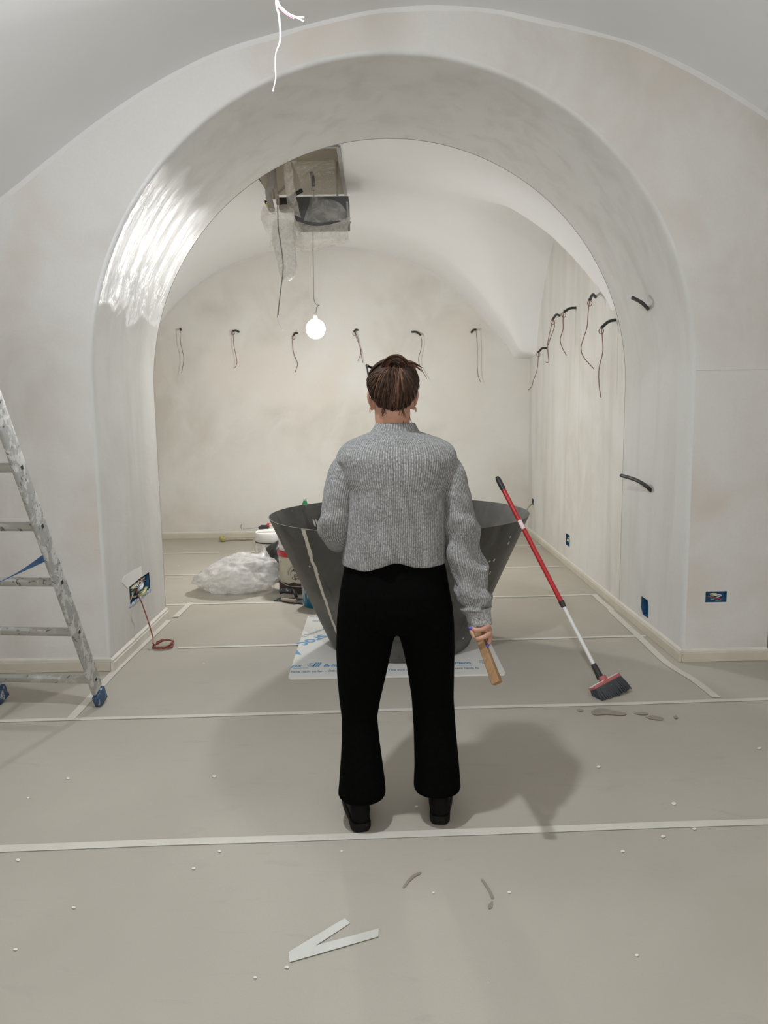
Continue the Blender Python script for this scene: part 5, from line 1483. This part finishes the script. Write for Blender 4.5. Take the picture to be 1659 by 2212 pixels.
# turned hem
hem_in = [Vector((0.05+(p.x-0.05)*0.965, YP+(p.y-YP)*0.955, p.z+0.004)) for p in rings[0]]
hem_in2 = [Vector((0.05+(p.x-0.05)*0.95, YP+(p.y-YP)*0.93, p.z+0.05)) for p in rings[0]]
hem_r = [Vector((0.05+(p.x-0.05)*0.99, YP+(p.y-YP)*0.985, p.z-0.003)) for p in rings[0]]
mb = uv_loft([hem_in2, hem_in, hem_r]+rings, NT_)
sw = mb.build('sweater', M['knit'], person, True, 180)
# collar: short stand-up band, folded over at its top
CR = []
for py, a, b, d0, d1 in ((936, 797, 909, .066, .076), (930, 801, 905, .064, .072), (923, 806, 901, .061, .068), (917, 810, 898, .058, .066), (914, 811.5, 896.5, .056, .064), (915, 814, 894, .054, .062), (922, 815, 892, .053, .060)):
    r = body_ring(py, a, b, d0, d1, 2.05, 64)
    for p in r: p.z += 0.012*max(0, (p.y-YP)/0.07)*-1.0
    CR.append(r)
uv_loft(CR, 64).build('collar', M['knit'], sw, True, 180)
# sleeves
def sleeve(rows_, seed, folds, k=6, flip=1):
    """rows: centre x,y,z, radius across, radius in depth"""
    D = dense(rows_, k); n = 48; rings = []
    C_ = [Vector(r[:3]) for r in D]; upw = Vector((0, 1, 0))
    for i, r in enumerate(D):
        t = (C_[min(i+1, len(C_)-1)]-C_[max(i-1, 0)]).normalized()
        x = t.cross(upw)
        if x.length < 0.2: x = t.cross(Vector((0, 0, 1)))
        x.normalize(); y = x.cross(t); ring = []
        for q in range(n):
            a = 2*pi*q/n; d = x*cos(a)*r[3]+y*sin(a)*r[4]
            s_ = i/(len(D)-1); amp = folds(s_)
            w = noise.noise(Vector((cos(a)*1.4+seed, sin(a)*1.4, s_*9)))
            rid = 1-2.2*abs(noise.noise(Vector((cos(a)*1.0+seed*2, sin(a)*1.0+s_*2.0, s_*7.0))))
            dg_ = (s_*folds(-1)+0.30*sin(a+seed)+0.28*w) % 1.0      # folds wind slantwise round the sleeve
            fo = (dg_/0.32 if dg_ < 0.32 else (1-dg_)/0.68)**1.4-0.45
            ring.append(C_[i]+d*(1+amp*(0.30*w+0.30*rid+0.85*fo*(0.5+0.9*abs(noise.noise(Vector((cos(a)*0.8, sin(a)*0.8+seed, s_*4))))))))
        rings.append(ring)
    return rings
def pr(px, py, Y, rx, ry): p = P(px, py, Y); return (p.x, p.y, p.z, rx, ry)
LS = [pr(764, 986, 2.69, .026, .034), pr(754, 998, 2.69, .043, .050), pr(746, 1016, 2.688, .054, .060), pr(738, 1042, 2.682, .056, .066), pr(732, 1075, 2.675, .055, .069), pr(728, 1108, 2.67, .056, .066), pr(724, 1130, 2.665, .058, .062), pr(724, 1147, 2.675, .056, .054), pr(730, 1158, 2.70, .050, .050), pr(742, 1158, 2.75, .048, .048), pr(757, 1148, 2.81, .044, .046), pr(768, 1138, 2.86, .040, .042), pr(776, 1132, 2.90, .038, .040)]
RS = [pr(949, 986, 2.69, .026, .034), pr(959, 998, 2.69, .042, .050), pr(968, 1015, 2.688, .052, .060), pr(977, 1040, 2.682, .053, .066), pr(985, 1076, 2.675, .050, .069), pr(991, 1121, 2.67, .054, .066), pr(998, 1174, 2.66, .056, .062), pr(1010, 1233, 2.645, .057, .058), pr(1020, 1275, 2.63, .056, .054), pr(1028, 1305, 2.62, .051, .051), pr(1032, 1320, 2.615, .046, .046)]
lr = sleeve(LS, 2.0, lambda s: 5.0 if s < 0 else 0.03+0.26*exp(-((s-0.58)/0.16)**2), 9)
rr_s = sleeve(RS, 5.0, lambda s: 6.5 if s < 0 else 0.03+0.50*max(0, min(1, (s-0.33)/0.22)), 10)
uv_loft(lr, 48).build('sleeve', M['knit'], sw, True, 180)
uv_loft(rr_s, 48).build('sleeve', M['knit'], sw, True, 180)
CU = [pr(1031, 1316, 2.616, .049, .049), pr(1033, 1326, 2.613, .045, .046), pr(1036, 1340, 2.608, .042, .044), pr(1037.5, 1349, 2.605, .042, .044), pr(1037.5, 1349.5, 2.605, .038, .040), pr(1035, 1335, 2.608, .034, .036)]
uv_loft(sleeve(CU, 8.0, lambda s: 2.0 if s < 0 else 0.05, 3), 48).build('cuff', M['knit_cuff'], sw, True, 180)
CU = [pr(774, 1133, 2.895, .040, .042), pr(780, 1130, 2.915, .036, .038), pr(782, 1129, 2.925, .035, .037), pr(782, 1129, 2.922, .031, .033), pr(776, 1132, 2.90, .028, .03)]
uv_loft(sleeve(CU, 9.0, lambda s: 2.0 if s < 0 else 0.04, 3), 48).build('cuff', M['knit_cuff'], sw, True, 180)

# hair: a grooved cap, strands drawn up to a twist at the crown
def skull(u, v, k=1.0):
    """point on the hair shell; u azimuth (0 = back), v elevation"""
    cv = cos(v)**0.72 if v < 0 else cos(v)
    x, y, z = sin(u)*cv, -cos(u)*cv, sin(v)
    c = Vector((HX+0.001, HY-0.008, 1.592))
    nrm_ = 0.5*noise.noise(Vector((x*2.2, y*2.2, z*2.2+3)))
    return c+Vector((x*0.0905, y*0.106, z*0.0945 if z > 0 else z*0.105))*(k*(1+0.035*nrm_))
hr = MB(); rings = []
NU = 96
def hairline(u):
    """lowest elevation of the hair at azimuth u: nape, over the ears, brow"""
    tab = [(0, -1.10), (0.3, -1.04), (0.6, -0.92), (0.9, -0.74), (1.2, -0.44), (1.45, -0.12), (1.6, 0.0), (2.0, 0.25), (2.5, 0.52), (3.15, 0.62)]
    return table(tab, u)
for i in range(24):
    ring = []
    for k in range(NU):
        u = -pi+2*pi*k/NU
        vmin = hairline(u)+0.04*noise.noise(Vector((u*6, 2, 0)))
        v = vmin+(pi/2-vmin)*i/23
        g = 0.6*sin(u*19+v*3+1.8*sin(v*2.4))+0.4*sin(u*41-v*7)
        ring.append(skull(u, v, 0.985+0.012*g-(0.07 if i == 0 else 0.02 if i == 1 else 0)))
    rings.append(ring)
hr.loft(rings, True)
knot = Vector((HX+0.012, HY-0.078, 1.662))
rnd = random.Random(12)
def lock(mb, pts, w, flat, mi):
    n_ = len(pts); mb.tube(pts, [w*(0.25+0.75*min(1, 3.2*i/(n_-1)))*(1-0.75*max(0, (i/(n_-1)-0.72)/0.28)) for i in range(n_)], 7, True, flat, mi)
for k in range(230):          # locks drawn up from the nape and the temples to the twist
    u = rnd.uniform(-1.7, 1.7)
    v0 = hairline(u)+rnd.uniform(-.05, .35)
    u1 = 0.12+u*0.22+rnd.uniform(-.15, .15); v1 = 0.74+rnd.uniform(-.12, .16)
    pts = []; lift = rnd.uniform(0.985, 1.02); wig = rnd.uniform(-.16, .16); sw_ = rnd.uniform(.0, .035)
    for i in range(11):
        f = i/10; uu = u*(1-f)+u1*f+wig*sin(pi*f)+0.03*sin(f*9+k); vv = v0*(1-f)+v1*f
        pts.append(skull(uu, vv, lift+sw_*sin(pi*f)-(0.05 if i == 0 else 0)))
    lock(hr, pts, rnd.choice((0.0014, 0.002, 0.003, 0.0042, 0.0052)), 0.5, rnd.choice((0, 0, 0, 1, 2)))
for k in range(80):           # hair over the crown, swept back to the twist
    u = rnd.uniform(1.5, 4.78); pts = []
    v0 = hairline(u if u < pi else 2*pi-u)+rnd.uniform(0.0, 0.3)
    p0 = skull(u, v0, 1.0); 
    for i in range(9):
        f = i/8; q = skull(u, v0, 1.0)*(1-f)+(knot+Vector((rnd.uniform(-.002, .002), 0.03, 0.005)))*f
        c0 = Vector((HX+0.001, HY-0.008, 1.592)); d = (q-c0); a_ = sqrt((d.x/0.0905)**2+(d.y/0.106)**2+(d.z/0.0945)**2)
        pts.append(c0+d/a_*(1.0+0.03*sin(pi*f)))
    lock(hr, pts, rnd.choice((0.0016, 0.0026, 0.004)), 0.5, rnd.choice((0, 0, 1, 2)))
for k in range(26):           # short wisps at the nape
    u = rnd.uniform(-.75, .75); p0 = skull(u, hairline(u)+0.05, 0.97)
    hr.tube([p0, p0+Vector((rnd.uniform(-.006, .006), -.001, -.012)), p0+Vector((rnd.uniform(-.012, .012), 0.004, -rnd.uniform(.018, .032)))], [0.0012, 0.0009, 0.0003], 5, mi=rnd.choice((0, 1)))
hair = hr.build('hair', [M['hair'], M['hair_mid'], M['hair_light']], person, True, 60)
tw = MB()
for k in range(44):           # roll of hair arching over the top of the twist
    f0 = rnd.uniform(-1, 1); bul = rnd.uniform(0.004, 0.036); dz = rnd.uniform(-.006, .008); sx0 = rnd.uniform(.032, .052); sx1 = rnd.uniform(.022, .048)
    pts = []
    for i in range(10):
        f = i/9; a = pi*f
        pts.append(Vector((knot.x-sx0*cos(a) if f < .5 else knot.x-sx1*cos(a), knot.y+0.012-bul*sin(a)-0.004*f0, knot.z-0.020+dz+(0.038+0.006*f0)*sin(a)+0.004*f)))
    lock(tw, pts, rnd.choice((0.002, 0.0032, 0.0045)), 0.55, rnd.choice((0, 1, 2, 2)))
for k in range(13):           # loose lengths falling from the twist down the back of the head
    u0 = 0.05+rnd.uniform(-.22, .30); u1 = u0+rnd.uniform(-.15, .15); v1 = rnd.uniform(-.85, -.25); pts = []
    for i in range(10):
        f = i/9; pts.append(skull(u0*(1-f)+u1*f+0.05*sin(f*4+k), 0.62*(1-f)+v1*f, 1.045+0.035*sin(pi*f)-0.03*f))
    lock(tw, pts, rnd.choice((0.003, 0.005, 0.0072)), 0.4, rnd.choice((0, 1, 2, 2)))
for k in range(9):            # ends that stick out to the right
    b = knot+Vector((rnd.uniform(.015, .035), rnd.uniform(-.004, .012), rnd.uniform(-.012, .010)))
    tip = Vector((HX+rnd.uniform(.084, .104), knot.y+rnd.uniform(.01, .04), 1.648+rnd.uniform(-.016, .008)))
    tw.tube(catmull([b, (b+tip)/2+Vector((0, -.006, .010)), tip], 4), [0.0034]*5+[0.0026, 0.002, 0.0012, 0.0005], 5, mi=rnd.choice((1, 2)))
for p0, p1, p2 in ((((0.03, -0.055, 1.50)), ((0.034, -0.062, 1.47)), ((0.022, -0.062, 1.452))), ((0.055, -0.03, 1.50), (0.060, -0.035, 1.475), (0.070, -0.035, 1.455))):
    tw.tube(catmull([Vector((HX, HY, 0))+Vector(p) for p in (p0, p1, p2)], 4), 0.0011, 5)
tw.build('hair_twist', [M['hair'], M['hair_mid'], M['hair_light']], person, True, 60)

# glasses pushed up on the head
gl = empty('glasses', (HX, HY+0.05, 1.665), 'black framed glasses pushed up on the head of the person', 'glasses')
for s in (-1, 1):
    MB().tube(catmull([(HX-0.006+s*0.066, HY+0.076, 1.660), (HX-0.006+s*0.083, HY+0.064, 1.668), (HX-0.005+s*0.084, HY+0.04, 1.664), (HX-0.003+s*0.082, HY-0.005, 1.640), (HX+s*0.080, HY-0.03, 1.610)], 5), [0.0045]*12+[0.0032]*9, 8).build('temple_arm', M['glasses'], gl)
    rim = [Vector((HX+s*(0.040+0.029*cos(a*pi/10)), HY+0.078-0.012*sin(a*pi/10), 1.650+0.020*sin(a*pi/10))) for a in range(21)]
    MB().tube(rim, 0.0032, 8, False).build('lens_rim', M['glasses'], gl)
    MB().add([Vector((HX+s*0.04, HY+0.078, 1.650))]+rim[:-1], [(0, 1+i, 1+(i+1) % 20) for i in range(20)]).build('lens', plain('dark_lens', (0.02, 0.02, 0.02), 0.05), gl)
MB().tube(catmull([(HX-0.012, HY+0.078, 1.652), (HX, HY+0.082, 1.655), (HX+0.012, HY+0.078, 1.652)], 4), 0.003, 8).build('bridge', M['glasses'], gl)
